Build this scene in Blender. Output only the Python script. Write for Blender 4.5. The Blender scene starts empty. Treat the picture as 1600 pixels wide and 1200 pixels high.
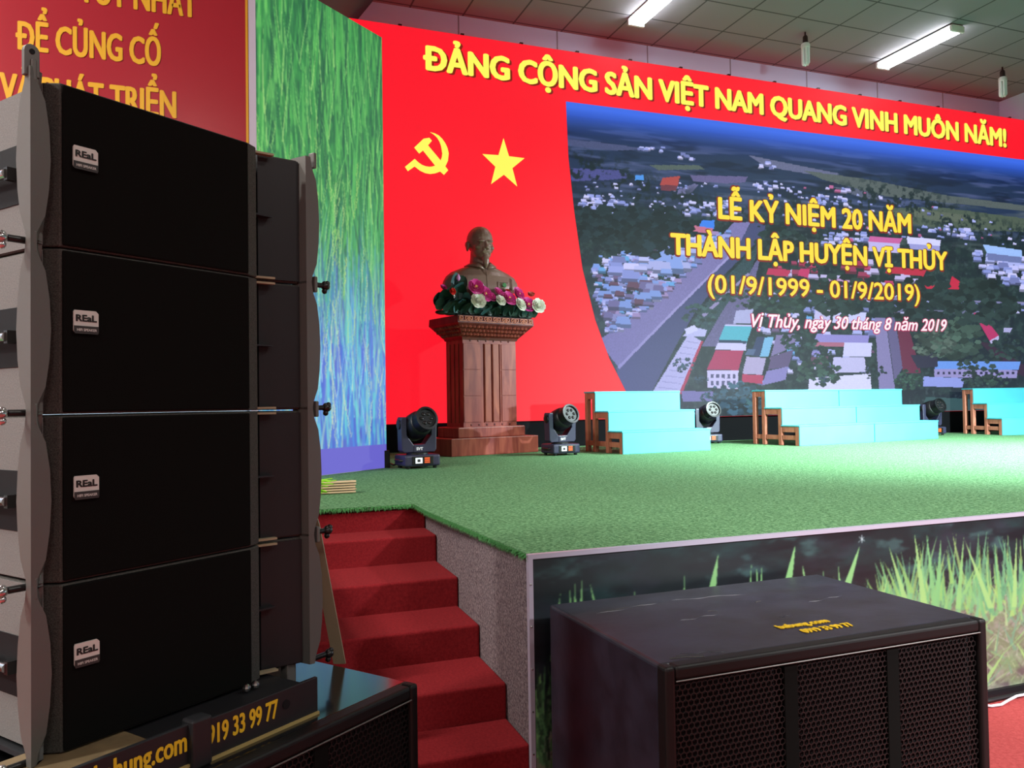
import bpy, bmesh, math, random
import numpy as np
from mathutils import Vector, Matrix
R = math.radians
SC = bpy.context.scene
COL = SC.collection
random.seed(7)
rng = np.random.default_rng(11)

# ------------------------------------------------------------------ camera
EYE = 1.45
F_PX, YAW, PITCH, ROLL = 1270.0, R(20.6), math.atan(29.5/1270), R(.86)
_r0 = Vector((math.cos(YAW), -math.sin(YAW), 0)); _f0 = Vector((math.sin(YAW), math.cos(YAW), 0)); _z = Vector((0, 0, 1))
FWD = _f0*math.cos(PITCH) + _z*math.sin(PITCH)
_u0 = _z*math.cos(PITCH) - _f0*math.sin(PITCH)
UP = _u0*math.cos(ROLL) + _r0*math.sin(ROLL)
RT = _r0*math.cos(ROLL) - _u0*math.sin(ROLL)
cam = bpy.data.cameras.new('camera'); camo = bpy.data.objects.new('camera', cam); COL.objects.link(camo)
M = Matrix.Identity(4)
for i in range(3):
    M[i][0] = RT[i]; M[i][1] = UP[i]; M[i][2] = -FWD[i]
M[2][3] = EYE
camo.matrix_world = M
cam.sensor_width = 36; cam.lens = 36*F_PX/1600; cam.clip_start = .05; cam.clip_end = 200
SC.camera = camo

def on_y(px, py, Y):
    """Point of the upright plane at depth Y that the photograph shows at (px, py); used to copy picture content onto the flat screens."""
    d = FWD + RT*((px-800)/F_PX) - UP*((py-600)/F_PX)
    t = Y/d.y
    return d.x*t, EYE + d.z*t

# ------------------------------------------------------------------ world, lights, exposure
SC.view_settings.view_transform = 'Standard'; SC.view_settings.look = 'None'
SC.view_settings.exposure = 0; SC.view_settings.gamma = 1; SC.view_settings.use_curve_mapping = False
w = bpy.data.worlds.new('world'); SC.world = w; w.use_nodes = True
w.node_tree.nodes['Background'].inputs[0].default_value = (.8, .85, 1, 1)
w.node_tree.nodes['Background'].inputs[1].default_value = .05

def light(kind, name, loc, target, power, color, size=None, size_y=None, angle=None, blend=.5):
    l = bpy.data.lights.new(name, kind); l.energy = power; l.color = color
    if kind == 'AREA':
        l.shape = 'RECTANGLE'; l.size = size; l.size_y = size_y or size
    elif kind == 'SPOT':
        l.spot_size = angle; l.spot_blend = blend; l.shadow_soft_size = size or .1
    o = bpy.data.objects.new(name, l); COL.objects.link(o); o.location = loc
    o.rotation_euler = (Vector(target)-Vector(loc)).to_track_quat('-Z', 'Y').to_euler()
    return o
# hall lamps over the audience
for i, (x, y, p) in enumerate(((-5, -4.5, 190), (-.5, -5, 150), (4, -5, 110), (-5.6, .6, 620), (-4.2, 3.6, 480), (4.5, -.5, 130))):
    light('AREA', 'hall_lamp_light', (x, y, 6.5), (x, y, 0), p, (1, .95, .88), 1.3, .3)
# stage lamps: a lamp on a stand in the hall, one on the truss above the stage, one over the floor by the skirt, a side lamp
light('SPOT', 'front_wash_light', (6.6, -1.8, 3.0), (8.0, 7.4, 1.0), 11500, (.76, .97, 1), .12, angle=R(62), blend=1)
light('SPOT', 'truss_wash_light', (8.8, 4.0, 6.3), (7.9, 6.2, .87), 11500, (.80, 1, .98), .15, angle=R(84), blend=1)
light('SPOT', 'floor_wash_light', (5.4, -2.4, 4.6), (3.7, 2.7, .3), 4200, (1, .96, .97), .2, angle=R(44), blend=.8)
light('SPOT', 'side_wash_light', (12.6, 4.4, 3.2), (4.0, 7.2, .9), 3200, (.86, .92, 1), .12, angle=R(60), blend=.9)

# ------------------------------------------------------------------ materials
def lin(c):
    return tuple(((v/255)/12.92 if v/255 <= .04045 else ((v/255+.055)/1.055)**2.4) for v in c)
def mat(name, rgb, rough=.5, metal=0, spec=.5, emit=None, estr=1, coat=0, bump=None, noise=None, sheen=0):
    """rgb sRGB 0-255; noise=(scale, amount) mottles the colour; bump=(scale, strength, distance)"""
    m = bpy.data.materials.new(name); m.use_nodes = True
    nt = m.node_tree; b = nt.nodes['Principled BSDF']
    c = (*lin(rgb), 1)
    b.inputs['Base Color'].default_value = c
    b.inputs['Roughness'].default_value = rough; b.inputs['Metallic'].default_value = metal
    b.inputs['Specular IOR Level'].default_value = spec; b.inputs['Coat Weight'].default_value = coat
    b.inputs['Coat Roughness'].default_value = .1
    b.inputs['Sheen Weight'].default_value = sheen
    if emit:
        b.inputs['Emission Color'].default_value = (*lin(emit), 1); b.inputs['Emission Strength'].default_value = estr
    if noise or bump:
        tc = nt.nodes.new('ShaderNodeTexCoord')
    if noise:
        n = nt.nodes.new('ShaderNodeTexNoise'); n.inputs['Scale'].default_value = noise[0]; n.inputs['Detail'].default_value = 5
        nt.links.new(tc.outputs['Object'], n.inputs['Vector'])
        r = nt.nodes.new('ShaderNodeValToRGB')
        a = noise[1]
        r.color_ramp.elements[0].position = .3; r.color_ramp.elements[1].position = .7
        r.color_ramp.elements[0].color = (*[v*(1-a) for v in c[:3]], 1)
        r.color_ramp.elements[1].color = (*[min(1, v*(1+a)) for v in c[:3]], 1)
        nt.links.new(n.outputs['Fac'], r.inputs[0]); nt.links.new(r.outputs[0], b.inputs['Base Color'])
    if bump:
        n2 = nt.nodes.new('ShaderNodeTexNoise'); n2.inputs['Scale'].default_value = bump[0]; n2.inputs['Detail'].default_value = 3
        nt.links.new(tc.outputs['Object'], n2.inputs['Vector'])
        bp = nt.nodes.new('ShaderNodeBump'); bp.inputs['Strength'].default_value = bump[1]; bp.inputs['Distance'].default_value = bump[2]
        nt.links.new(n2.outputs['Fac'], bp.inputs['Height']); nt.links.new(bp.outputs[0], b.inputs['Normal'])
    return m
def led(name, rgb=None, s=1.0, base=27):
    """LED panel surface: emits its picture, and its grey face reflects a little of the stage light. rgb None = colours of the mesh attribute."""
    m = mat(name, (base, base, base), .65, spec=.2, emit=rgb or (0, 0, 0), estr=s)
    if rgb is None:
        nt = m.node_tree; a = nt.nodes.new('ShaderNodeVertexColor'); a.layer_name = 'Col'
        nt.links.new(a.outputs[0], nt.nodes['Principled BSDF'].inputs['Emission Color'])
    return m
def printed(name, rough=.35):
    m = mat(name, (128, 128, 128), rough)
    nt = m.node_tree; a = nt.nodes.new('ShaderNodeVertexColor'); a.layer_name = 'Col'
    nt.links.new(a.outputs[0], nt.nodes['Principled BSDF'].inputs['Base Color'])
    return m
def speckle(name, c0, c1, scale, rough=.9, bump=.4, dist=.004, rand=True):
    m = mat(name, c0, rough, spec=.2)
    nt = m.node_tree; b = nt.nodes['Principled BSDF']; tc = nt.nodes.new('ShaderNodeTexCoord')
    v = nt.nodes.new('ShaderNodeTexNoise'); v.inputs['Scale'].default_value = scale; v.inputs['Detail'].default_value = 4
    v.inputs['Roughness'].default_value = .8
    nt.links.new(tc.outputs['Object'], v.inputs['Vector'])
    r = nt.nodes.new('ShaderNodeValToRGB'); r.color_ramp.elements[0].position = .38; r.color_ramp.elements[1].position = .64
    r.color_ramp.elements[0].color = (*lin(c0), 1); r.color_ramp.elements[1].color = (*lin(c1), 1)
    nt.links.new(v.outputs['Fac'], r.inputs[0]); nt.links.new(r.outputs[0], b.inputs['Base Color'])
    bp = nt.nodes.new('ShaderNodeBump'); bp.inputs['Strength'].default_value = bump; bp.inputs['Distance'].default_value = dist
    nt.links.new(v.outputs['Fac'], bp.inputs['Height']); nt.links.new(bp.outputs[0], b.inputs['Normal'])
    return m
def tiled(name, c, cl, pitch, ox, oy, lw, axes='XY', rough=.8):
    """plain boards with darker joints every `pitch` metres"""
    m = mat(name, c, rough, spec=.2)
    nt = m.node_tree; b = nt.nodes['Principled BSDF']; tc = nt.nodes.new('ShaderNodeTexCoord'); sp = nt.nodes.new('ShaderNodeSeparateXYZ')
    nt.links.new(tc.outputs['Object'], sp.inputs[0])
    outs = []
    for ax, o, p in ((axes[0], ox, pitch[0]), (axes[1], oy, pitch[1])):
        s = nt.nodes.new('ShaderNodeMath'); s.operation = 'SUBTRACT'; s.inputs[1].default_value = o; nt.links.new(sp.outputs[ax], s.inputs[0])
        g = nt.nodes.new('ShaderNodeMath'); g.operation = 'PINGPONG'; g.inputs[1].default_value = p/2; nt.links.new(s.outputs[0], g.inputs[0])
        l = nt.nodes.new('ShaderNodeMath'); l.operation = 'LESS_THAN'; l.inputs[1].default_value = lw; nt.links.new(g.outputs[0], l.inputs[0])
        outs.append(l)
    mx = nt.nodes.new('ShaderNodeMath'); mx.operation = 'MAXIMUM'
    nt.links.new(outs[0].outputs[0], mx.inputs[0]); nt.links.new(outs[1].outputs[0], mx.inputs[1])
    mi = nt.nodes.new('ShaderNodeMixRGB'); mi.inputs[1].default_value = (*lin(c), 1); mi.inputs[2].default_value = (*lin(cl), 1)
    nt.links.new(mx.outputs[0], mi.inputs[0]); nt.links.new(mi.outputs[0], b.inputs['Base Color'])
    return m
def wood(name, c0, c1, scale=(3, 3, .5), rough=.4):
    m = mat(name, c0, rough, spec=.4)
    nt = m.node_tree; b = nt.nodes['Principled BSDF']; tc = nt.nodes.new('ShaderNodeTexCoord'); mp = nt.nodes.new('ShaderNodeMapping')
    mp.inputs['Scale'].default_value = scale
    nt.links.new(tc.outputs['Object'], mp.inputs[0])
    n = nt.nodes.new('ShaderNodeTexNoise'); n.inputs['Scale'].default_value = 4; n.inputs['Detail'].default_value = 8; n.inputs['Distortion'].default_value = 1.2
    nt.links.new(mp.outputs[0], n.inputs['Vector'])
    r = nt.nodes.new('ShaderNodeValToRGB'); r.color_ramp.elements[0].position = .35; r.color_ramp.elements[1].position = .68
    r.color_ramp.elements[0].color = (*lin(c0), 1); r.color_ramp.elements[1].color = (*lin(c1), 1)
    nt.links.new(n.outputs['Fac'], r.inputs[0]); nt.links.new(r.outputs[0], b.inputs['Base Color'])
    return m

MT = dict(
    floor=speckle('red_carpet_floor', (150, 58, 58), (174, 74, 74), 60),
    ceiling=tiled('ceiling_tiles', (138, 130, 136), (80, 78, 80), (.723, .69), 5.42, 9.58, .012),
    wall=tiled('wall_boards', (196, 224, 250), (126, 142, 164), (1.445, 9), 6.083, -2, .010, 'XZ'),
    hallwall=mat('hall_wall_paint', (170, 165, 160), .8),
    dark=mat('dark_soffit', (52, 52, 56), .8),
    black=mat('black_matte', (14, 14, 17), .7, spec=.25),
    frontblack=mat('black_front_paint', (13, 13, 14), .5, spec=.3),
    kick=mat('black_cloth_strip', (9, 9, 13), .85, spec=.15),
    turf=speckle('artificial_turf', (58, 108, 62), (136, 188, 134), 60, .95, 1.0, .025),
    blade=mat('turf_blade', (72, 130, 74), .9, spec=.1),
    sidecarpet=speckle('grey_needle_carpet', (64, 52, 58), (140, 126, 128), 95, .95, .5, .004),
    stair=speckle('red_stair_carpet', (114, 20, 27), (138, 31, 36), 90, .95, .3, .003),
    stagewood=mat('stage_plywood', (70, 55, 45), .8),
    alu=mat('white_aluminium', (172, 168, 186), .4, .2),
    red=led('led_red', (255, 24, 44)), yellow=led('led_yellow', (255, 250, 96)),
    gold=led('led_gold', (255, 226, 60)), white=led('led_white', (255, 238, 245)),
    shade=led('led_lettering_shade', (132, 30, 14)), magenta=led('led_magenta', (190, 34, 96)),
    picture=led('led_aerial_picture', base=27), grasspic=led('led_grass_picture', base=45),
    print=printed('printed_vinyl', .4),
    banner=mat('red_banner_vinyl', (160, 38, 50), .24, spec=.5),
    bannergold=mat('banner_gold_print', (222, 168, 46), .3),
    grille=mat('black_speaker_cloth', (12, 12, 11), .95, spec=.1),
    foam=speckle('black_textured_paint', (44, 43, 41), (84, 82, 78), 330, .7, .5, .002),
    cabside_lit=speckle('hall_lit_textured_paint', (98, 99, 99), (124, 124, 122), 300, .7, .4, .002),  # cabinet paint made paler: hall light on the left side is in the colour
    plate=mat('grey_steel_plate', (98, 97, 94), .45, .25, bump=(60, .08, .002)),
    horn=mat('black_horn_plastic', (30, 31, 34), .45, spec=.4),
    chrome=mat('polished_steel', (200, 200, 200), .2, 1),
    knob=mat('black_knob', (16, 16, 16), .35),
    badge=mat('silver_badge', (205, 205, 200), .35, .1), badgedark=mat('badge_black', (45, 45, 45), .5), ink=mat('black_ink', (18, 18, 18), .6),
    subtop=mat('black_lacquer', (18, 18, 20), .16, spec=.7, coat=.4, noise=(7, .35)),
    vinyl=mat('black_vinyl_cover', (32, 34, 46), .42, spec=.45, noise=(9, .4), bump=(5, .25, .02)),
    hexm=mat('black_perforated_steel', (13, 13, 13), .5, .1),
    brace=mat('tan_painted_steel', (150, 138, 112), .5),
    tan=mat('brown_board', (112, 94, 66), .7, noise=(20, .2)),
    yellowpaint=mat('yellow_paint', (222, 186, 34), .5),
    goldstrip=mat('brass_strip', (190, 165, 105), .4, .3),
    mahogany=wood('mahogany', (124, 50, 42), (162, 82, 64)), mahoganydark=wood('dark_mahogany', (78, 24, 22), (112, 42, 34)),
    fillet=wood('fillet_mahogany', (134, 62, 46), (168, 92, 64)),
    meander=wood('light_carved_wood', (186, 98, 62), (214, 128, 86)),
    bronze=mat('bronze_paint', (134, 106, 94), .36, .1, spec=.5),
    lightbody=mat('black_lamp_plastic', (44, 43, 66), .4, spec=.5), lampbarrel=mat('black_gloss_barrel', (11, 11, 15), .42),
    lens=mat('lamp_lens', (30, 25, 26), .3, 0, spec=.3), ledlabel=mat('white_label', (225, 228, 235), .5), amber=mat('amber_display', (200, 80, 30), .5, emit=(190, 70, 20), estr=.7),
    display=mat('display_screen', (225, 235, 240), .3, emit=(215, 228, 235), estr=.8),
    blue=mat('sky_blue_paint', (74, 178, 192), .55, noise=(3, .06)),
    frame=wood('brown_timber', (168, 98, 78), (194, 126, 102), (3, 3, 1), .6),
    stick=mat('pale_stick', (200, 176, 140), .6), lime=mat('lime_fibre', (140, 205, 40), .6),
    tube=mat('lit_tube', (255, 255, 255), .5, emit=(240, 250, 255), estr=30),
    fixture=mat('white_enamel', (225, 225, 225), .4), cfl=mat('frosted_bulb', (222, 224, 226), .3), socket=mat('dark_socket', (48, 26, 24), .5),
    cable=mat('black_cable', (14, 13, 18), .5), whitecable=mat('white_cable', (225, 220, 230), .4),
    pink=mat('pink_petal', (214, 46, 148), .55, sheen=.2), palepink=mat('lilac_petal', (226, 150, 214), .55), rose=mat('white_petal', (232, 232, 218), .55),
    redpetal=mat('red_petal', (214, 42, 34), .55), coral=mat('coral_petal', (190, 84, 66), .6), leaf=mat('dark_leaf', (20, 46, 38), .45), tealleaf=mat('teal_leaf', (58, 96, 98), .45),
    centre=mat('flower_centre', (226, 190, 110), .7), greenpin=mat('green_badge', (60, 130, 70), .4),
)

# ------------------------------------------------------------------ mesh helpers
class MB:
    def __init__(s): s.v = []; s.f = []
    def add(s, vs, fs, M=None):
        o = len(s.v)
        s.v += [tuple(M @ Vector(v)) if M else tuple(v) for v in vs]
        s.f += [tuple(i+o for i in f) for f in fs]; return s
    def box(s, a, b, M=None):
        (x0, y0, z0), (x1, y1, z1) = a, b
        return s.add([(x0,y0,z0),(x1,y0,z0),(x1,y1,z0),(x0,y1,z0),(x0,y0,z1),(x1,y0,z1),(x1,y1,z1),(x0,y1,z1)],
                     [(0,3,2,1),(4,5,6,7),(0,1,5,4),(1,2,6,5),(2,3,7,6),(3,0,4,7)], M)
    def prism(s, poly, z0, z1, M=None):
        """poly in local XY (counter-clockwise), extruded along z"""
        n = len(poly)
        return s.add([(x,y,z0) for x,y in poly]+[(x,y,z1) for x,y in poly],
                     [tuple(range(n))[::-1], tuple(range(n,2*n))]+[(i,(i+1)%n,n+(i+1)%n,n+i) for i in range(n)], M)
    def loft(s, rings, M=None, caps=True, closed=True):
        n = len(rings[0]); vs = [p for r in rings for p in r]; fs = []
        for k in range(len(rings)-1):
            for i in range(n if closed else n-1):
                j = (i+1) % n; fs.append((k*n+i, k*n+j, (k+1)*n+j, (k+1)*n+i))
        if caps and closed:
            fs.append(tuple(range(n))[::-1]); fs.append(tuple(range((len(rings)-1)*n, len(rings)*n)))
        return s.add(vs, fs, M)
    def lathe(s, prof, n=20, M=None):
        return s.loft([[(r*math.cos(2*math.pi*i/n), r*math.sin(2*math.pi*i/n), z) for i in range(n)] for r, z in prof], M)
    def tube(s, path, r, n=8, M=None):
        P = [Vector(p) for p in path]; rings = []
        for i, p in enumerate(P):
            t = (P[min(i+1, len(P)-1)]-P[max(i-1, 0)]).normalized()
            a = Vector((0, 0, 1)) if abs(t.z) < .9 else Vector((1, 0, 0))
            u = t.cross(a).normalized(); v = u.cross(t)
            rr = r[i] if isinstance(r, (list, tuple)) else r
            rings.append([tuple(p+u*rr*math.cos(2*math.pi*k/n)+v*rr*math.sin(2*math.pi*k/n)) for k in range(n)])
        return s.loft(rings, M)
    def ball(s, c, r, nu=14, nv=9, M=None):
        if not isinstance(r, (tuple, list)): r = (r, r, r)
        rings = [[(c[0]+r[0]*math.sin(a)*math.cos(2*math.pi*i/nu), c[1]+r[1]*math.sin(a)*math.sin(2*math.pi*i/nu), c[2]-r[2]*math.cos(a)) for i in range(nu)]
                 for a in [math.pi*(.02+.96*k/(nv-1)) for k in range(nv)]]
        return s.loft(rings, M)
    def build(s, name, m, parent=None, bevel=0, smooth=None, seg=2):
        me = bpy.data.meshes.new(name); me.from_pydata(s.v, [], s.f); me.update()
        bm = bmesh.new(); bm.from_mesh(me); bmesh.ops.recalc_face_normals(bm, faces=bm.faces); bm.to_mesh(me); bm.free()
        return link(name, me, m, parent, bevel, smooth, seg)
def link(name, me, m, parent=None, bevel=0, smooth=None, seg=2):
    me.materials.append(MT[m] if isinstance(m, str) else m)
    o = bpy.data.objects.new(name, me); COL.objects.link(o)
    if parent is not None: o.parent = parent
    if smooth is not None:
        me.shade_smooth(); me.set_sharp_from_angle(angle=R(smooth))
    if bevel:
        b = o.modifiers.new('bevel', 'BEVEL'); b.width = bevel; b.segments = seg; b.limit_method = 'ANGLE'; b.angle_limit = R(40)
    return o
def tag(o, label=None, cat=None, group=None, kind=None):
    for k, v in (('label', label), ('category', cat), ('group', group), ('kind', kind)):
        if v: o[k] = v
    return o
def thing(name, label, cat, loc=(0,0,0), rz=0, group=None):
    o = bpy.data.objects.new(name, None); COL.objects.link(o); o.empty_display_size = .1
    o.location = loc; o.rotation_euler = (0, 0, rz)
    return tag(o, label, cat, group)
KIDS = {}
def copy_tree(o, parent=None):
    c = o.copy(); COL.objects.link(c)
    if parent is not None: c.parent = parent
    for ch in [x for x in bpy.data.objects if x.parent == o]: copy_tree(ch, c)
    return c
def struct(name, mb, m): return tag(mb.build(name, m), kind='structure')

# ---- lettering
def _text(body, shear=0):
    body = body.replace('Đ', 'Ð')
    c = bpy.data.curves.new('lettering', 'FONT'); c.body = body; c.size = 1; c.resolution_u = 3; c.fill_mode = 'FRONT'; c.shear = shear
    o = bpy.data.objects.new('lettering', c); COL.objects.link(o)
    bpy.context.view_layer.update()
    me = bpy.data.meshes.new_from_object(o.evaluated_get(bpy.context.evaluated_depsgraph_get()))
    bpy.data.objects.remove(o); bpy.data.curves.remove(c)
    vs = [(v.co.x, v.co.y) for v in me.vertices]; fs = [tuple(p.vertices) for p in me.polygons]
    bpy.data.meshes.remove(me); return vs, fs
_vs, _ = _text('H'); CAPH = max(y for x, y in _vs)
def lettering(name, rows, m, parent, plane, bold=0, off=0, shear=0, step=.0004):
    """rows: (text, left, right, baseline, cap height) on a plane (origin, right, up, out); bold thickens the strokes"""
    O, X, U, N = [Vector(p) for p in plane]
    mb = MB()
    for body, x0, x1, z0, ch in rows:
        vs, fs = _text(body, shear)
        a = min(v[0] for v in vs); b = max(v[0] for v in vs); kx = (x1-x0-2*bold)/(b-a); kz = (ch-2*bold*.7)/CAPH
        shifts = [(0, 0)] + ([(bold*math.cos(k*math.pi/4), .7*bold*math.sin(k*math.pi/4)) for k in range(8)] if bold else [])
        for i, (dx, dz) in enumerate(shifts):
            mb.add([tuple(O + X*(x0+bold+(x-a)*kx+dx) + U*(z0+bold*.7+y*kz+dz) + N*(off+i*step)) for x, y in vs], fs)
    me = bpy.data.meshes.new(name); me.from_pydata(mb.v, [], mb.f); me.update()
    return link(name, me, m, parent)

# ---- picture painting (what the screens and the printed skirt show): a fine mesh whose colours are the picture
class Canvas:
    def __init__(s, x0, x1, z0, z1, nx, nz, rgb):
        s.x0, s.x1, s.z0, s.z1, s.nx, s.nz = x0, x1, z0, z1, nx, nz
        s.a = np.zeros((nz, nx, 3)); s.a[:] = rgb
        s.X, s.Z = np.meshgrid(np.linspace(x0, x1, nx), np.linspace(z0, z1, nz))
    def noise(s, cx, cz):
        g = rng.random((int(cz)+2, int(cx)+2))
        u = np.linspace(0, cx-.001, s.nx); v = np.linspace(0, cz-.001, s.nz)
        i = u.astype(int); j = v.astype(int); fu = u-i; fv = v-j; fu = fu*fu*(3-2*fu); fv = fv*fv*(3-2*fv)
        A = g[np.ix_(j, i)]; B = g[np.ix_(j, i+1)]; C = g[np.ix_(j+1, i)]; D = g[np.ix_(j+1, i+1)]
        return (A*(1-fu)+B*fu)*(1-fv[:, None])+(C*(1-fu)+D*fu)*fv[:, None]
    def fbm(s, cx, cz, o=4):
        t = 0; k = 0
        for q in range(o): t = t+s.noise(cx*2**q, cz*2**q)/1.7**q; k += 1/1.7**q
        return t/k
    def blend(s, w, rgb):
        s.a = s.a*(1-w[..., None])+np.array(rgb, float)*w[..., None]
    def blur(s, nz_, nx_):
        for ax, k in ((0, nz_), (1, nx_)):
            for _ in range(k):
                p = np.pad(s.a, [(1, 1) if a == ax else (0, 0) for a in range(3)], 'edge')
                s.a = (p.take(range(0, s.a.shape[ax]), ax)+2*s.a+p.take(range(2, s.a.shape[ax]+2), ax))/4
    def poly(s, pts, rgb, jitter=0, alpha=1):
        xs = [p[0] for p in pts]; zs = [p[1] for p in pts]
        i0 = max(0, int((min(xs)-s.x0)/(s.x1-s.x0)*(s.nx-1))); i1 = min(s.nx, int((max(xs)-s.x0)/(s.x1-s.x0)*(s.nx-1))+2)
        j0 = max(0, int((min(zs)-s.z0)/(s.z1-s.z0)*(s.nz-1))); j1 = min(s.nz, int((max(zs)-s.z0)/(s.z1-s.z0)*(s.nz-1))+2)
        if i1 <= i0 or j1 <= j0: return
        X = s.X[j0:j1, i0:i1]; Z = s.Z[j0:j1, i0:i1]; ins = np.zeros(X.shape, bool)
        n = len(pts)
        for k in range(n):
            (xa, za), (xb, zb) = pts[k], pts[(k+1) % n]
            if za == zb: continue
            ins ^= ((za > Z) != (zb > Z)) & (X < (xb-xa)*(Z-za)/(zb-za)+xa)
        c = np.array(rgb, float)
        sub = s.a[j0:j1, i0:i1]
        cc = c if not jitter else c*(1+jitter*(rng.random(X.shape)[..., None]-.5))
        s.a[j0:j1, i0:i1] = np.where(ins[..., None], sub*(1-alpha)+cc*alpha, sub)
    def blade(s, x, z, h, lean, w, rgb, bend=0, alpha=1):
        n = 7; L = []; Q = []
        for k in range(n+1):
            t = k/n; xx = x+lean*t+bend*t*t; ww = w*(1-t)**.8; L.append((xx-ww/2, z+h*t)); Q.append((xx+ww/2, z+h*t))
        s.poly(L+Q[::-1], rgb, 0, alpha)
    def mesh(s, name, m, parent, place, left=None):
        """place(x, z) -> point; left(z) cuts the picture's left border to a curve"""
        nx, nz = s.nx, s.nz
        U = np.linspace(0, 1, nx); Zv = np.linspace(s.z0, s.z1, nz)
        xl = np.array([left(z) for z in Zv]) if left else np.full(nz, s.x0)
        X = xl[:, None]+(s.x1-xl[:, None])*U[None, :]; Z = np.repeat(Zv[:, None], nx, 1)
        ii = np.clip(((X-s.x0)/(s.x1-s.x0)*(nx-1)).round().astype(int), 0, nx-1)
        jj = np.repeat(np.arange(nz)[:, None], nx, 1)
        colr = np.clip(s.a[jj, ii]/255, 0, 1)
        colr = np.where(colr <= .04045, colr/12.92, ((colr+.055)/1.055)**2.4)
        O, ex, ez = [np.array(p, float) for p in place]
        P = O+X[..., None]*ex+Z[..., None]*ez
        idx = np.arange(nx*nz).reshape(nz, nx)
        q = np.stack([idx[:-1, :-1], idx[:-1, 1:], idx[1:, 1:], idx[1:, :-1]], -1).reshape(-1, 4)
        me = bpy.data.meshes.new(name)
        me.vertices.add(nx*nz); me.vertices.foreach_set('co', P.reshape(-1).astype(np.float32))
        me.loops.add(q.size); me.loops.foreach_set('vertex_index', q.reshape(-1).astype(np.int32))
        me.polygons.add(len(q)); me.polygons.foreach_set('loop_start', (np.arange(len(q))*4).astype(np.int32))
        me.update(calc_edges=True); me.validate()
        at = me.color_attributes.new('Col', 'FLOAT_COLOR', 'POINT')
        at.data.foreach_set('color', np.concatenate([colr.reshape(-1, 3), np.ones((nx*nz, 1))], 1).reshape(-1).astype(np.float32))
        return link(name, me, m, parent)

S = .87                                   # stage height
# ================================================================== the hall
struct('floor', MB().box((-8, -10, -.1), (13.4, 10.5, 0)), 'floor')
struct('ceiling', MB().box((-8, -10, 6.66), (13.4, 10.5, 6.76)), 'ceiling')
struct('wall_back', MB().box((-8, 10.33, 0), (13.4, 10.5, 6.66)), 'wall')
struct('wall_right', MB().box((13.2, -10, 0), (13.4, 10.33, 6.66)), 'wall')
struct('wall_far_left', MB().box((-8.1, -10, 0), (-8, 10.33, 6.66)), 'hallwall')
struct('wall_rear', MB().box((-8, -10.1, 0), (13.4, -10, 6.66)), 'hallwall')
struct('wall_left', MB().box((-8, 6.66, 0), (.5, 6.82, 6.66)), 'wall')
struct('trim_1', MB().box((13.12, 3, 4.9), (13.2, 10.33, 6.02)), 'dark')           # dark beam along the right wall
xa, za = on_y(581, 0, 10.2); xb, zb = on_y(558, 28, 10.2)
sl = (za-zb)/(xa-xb)
struct('trim_2', MB().add([(xb-.9, 6.9, zb-.9*sl), (xb-.9, 10.33, zb-.9*sl), (xa+(6.66-za)/sl, 10.33, 6.66), (xa+(6.66-za)/sl, 6.9, 6.66), (xb-.9, 6.9, 6.66), (xb-.9, 10.33, 6.66)],
       [(0,1,2,3), (0,3,4), (1,5,2), (0,4,5,1), (3,2,5,4)]), 'dark')                 # sloping soffit in the left corner

# ceiling lamps
def tube_lamp(y_end, x, label):
    t = thing('fluorescent_light', label, 'ceiling light', (x, y_end, 6.66), 0, 'fluorescent lights on the tiled ceiling')
    MB().prism([(-.11, -.02), (.11, -.02), (.05, -.07), (-.05, -.07)], 0, 1.38, Matrix(((1,0,0,0),(0,0,-1,0),(0,1,0,0),(0,0,0,1)))).build('housing', 'fixture', t)
    for s in (-1, 1):
        MB().tube([(s*.075, -.05, -.085), (s*.075, -1.33, -.085)], .02, 10).build('tube', 'tube', t, smooth=40)
    for y in (-.02, -1.36):
        MB().box((-.12, y-.018, -.11), (.12, y+.018, -.03)).build('end_cap', 'fixture', t)
    return t
tube_lamp(9.69, 9.87, 'lit fluorescent batten near the right-hand ceiling bulb, whole length in view')
tube_lamp(9.65, 5.50, 'lit fluorescent batten cut off by the top of the photo')
def bulb(px, py, label):
    x, y = px, py
    t = thing('hanging_bulb', label, 'light bulb', (x, y, 6.66), 0, 'unlit bulbs hanging from the ceiling')
    MB().tube([(0, 0, 0), (0, 0, -.06)], .012).build('cord', 'socket', t)
    MB().lathe([(.02, -.05), (.035, -.07), (.04, -.17), (.03, -.175)], 14).build('socket', 'socket', t, smooth=40)
    MB().lathe([(.05, -.165), (.062, -.18), (.062, -.225), (.05, -.235)], 16).build('collar', 'fixture', t, smooth=40)
    m = MB()
    for k in range(6):
        a = k*math.pi/3; m.tube([(.042*math.cos(a), .042*math.sin(a), -.23), (.042*math.cos(a), .042*math.sin(a), -.45), (.03*math.cos(a), .03*math.sin(a), -.465)], .0175, 8)
    m.build('glass_tubes', 'cfl', t, smooth=40)
    return t
bulb(8.0, 9.22, 'unlit stick bulb hanging above the middle of the screen')
bulb(11.85, 9.20, 'unlit stick bulb hanging near the right wall corner')

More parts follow.
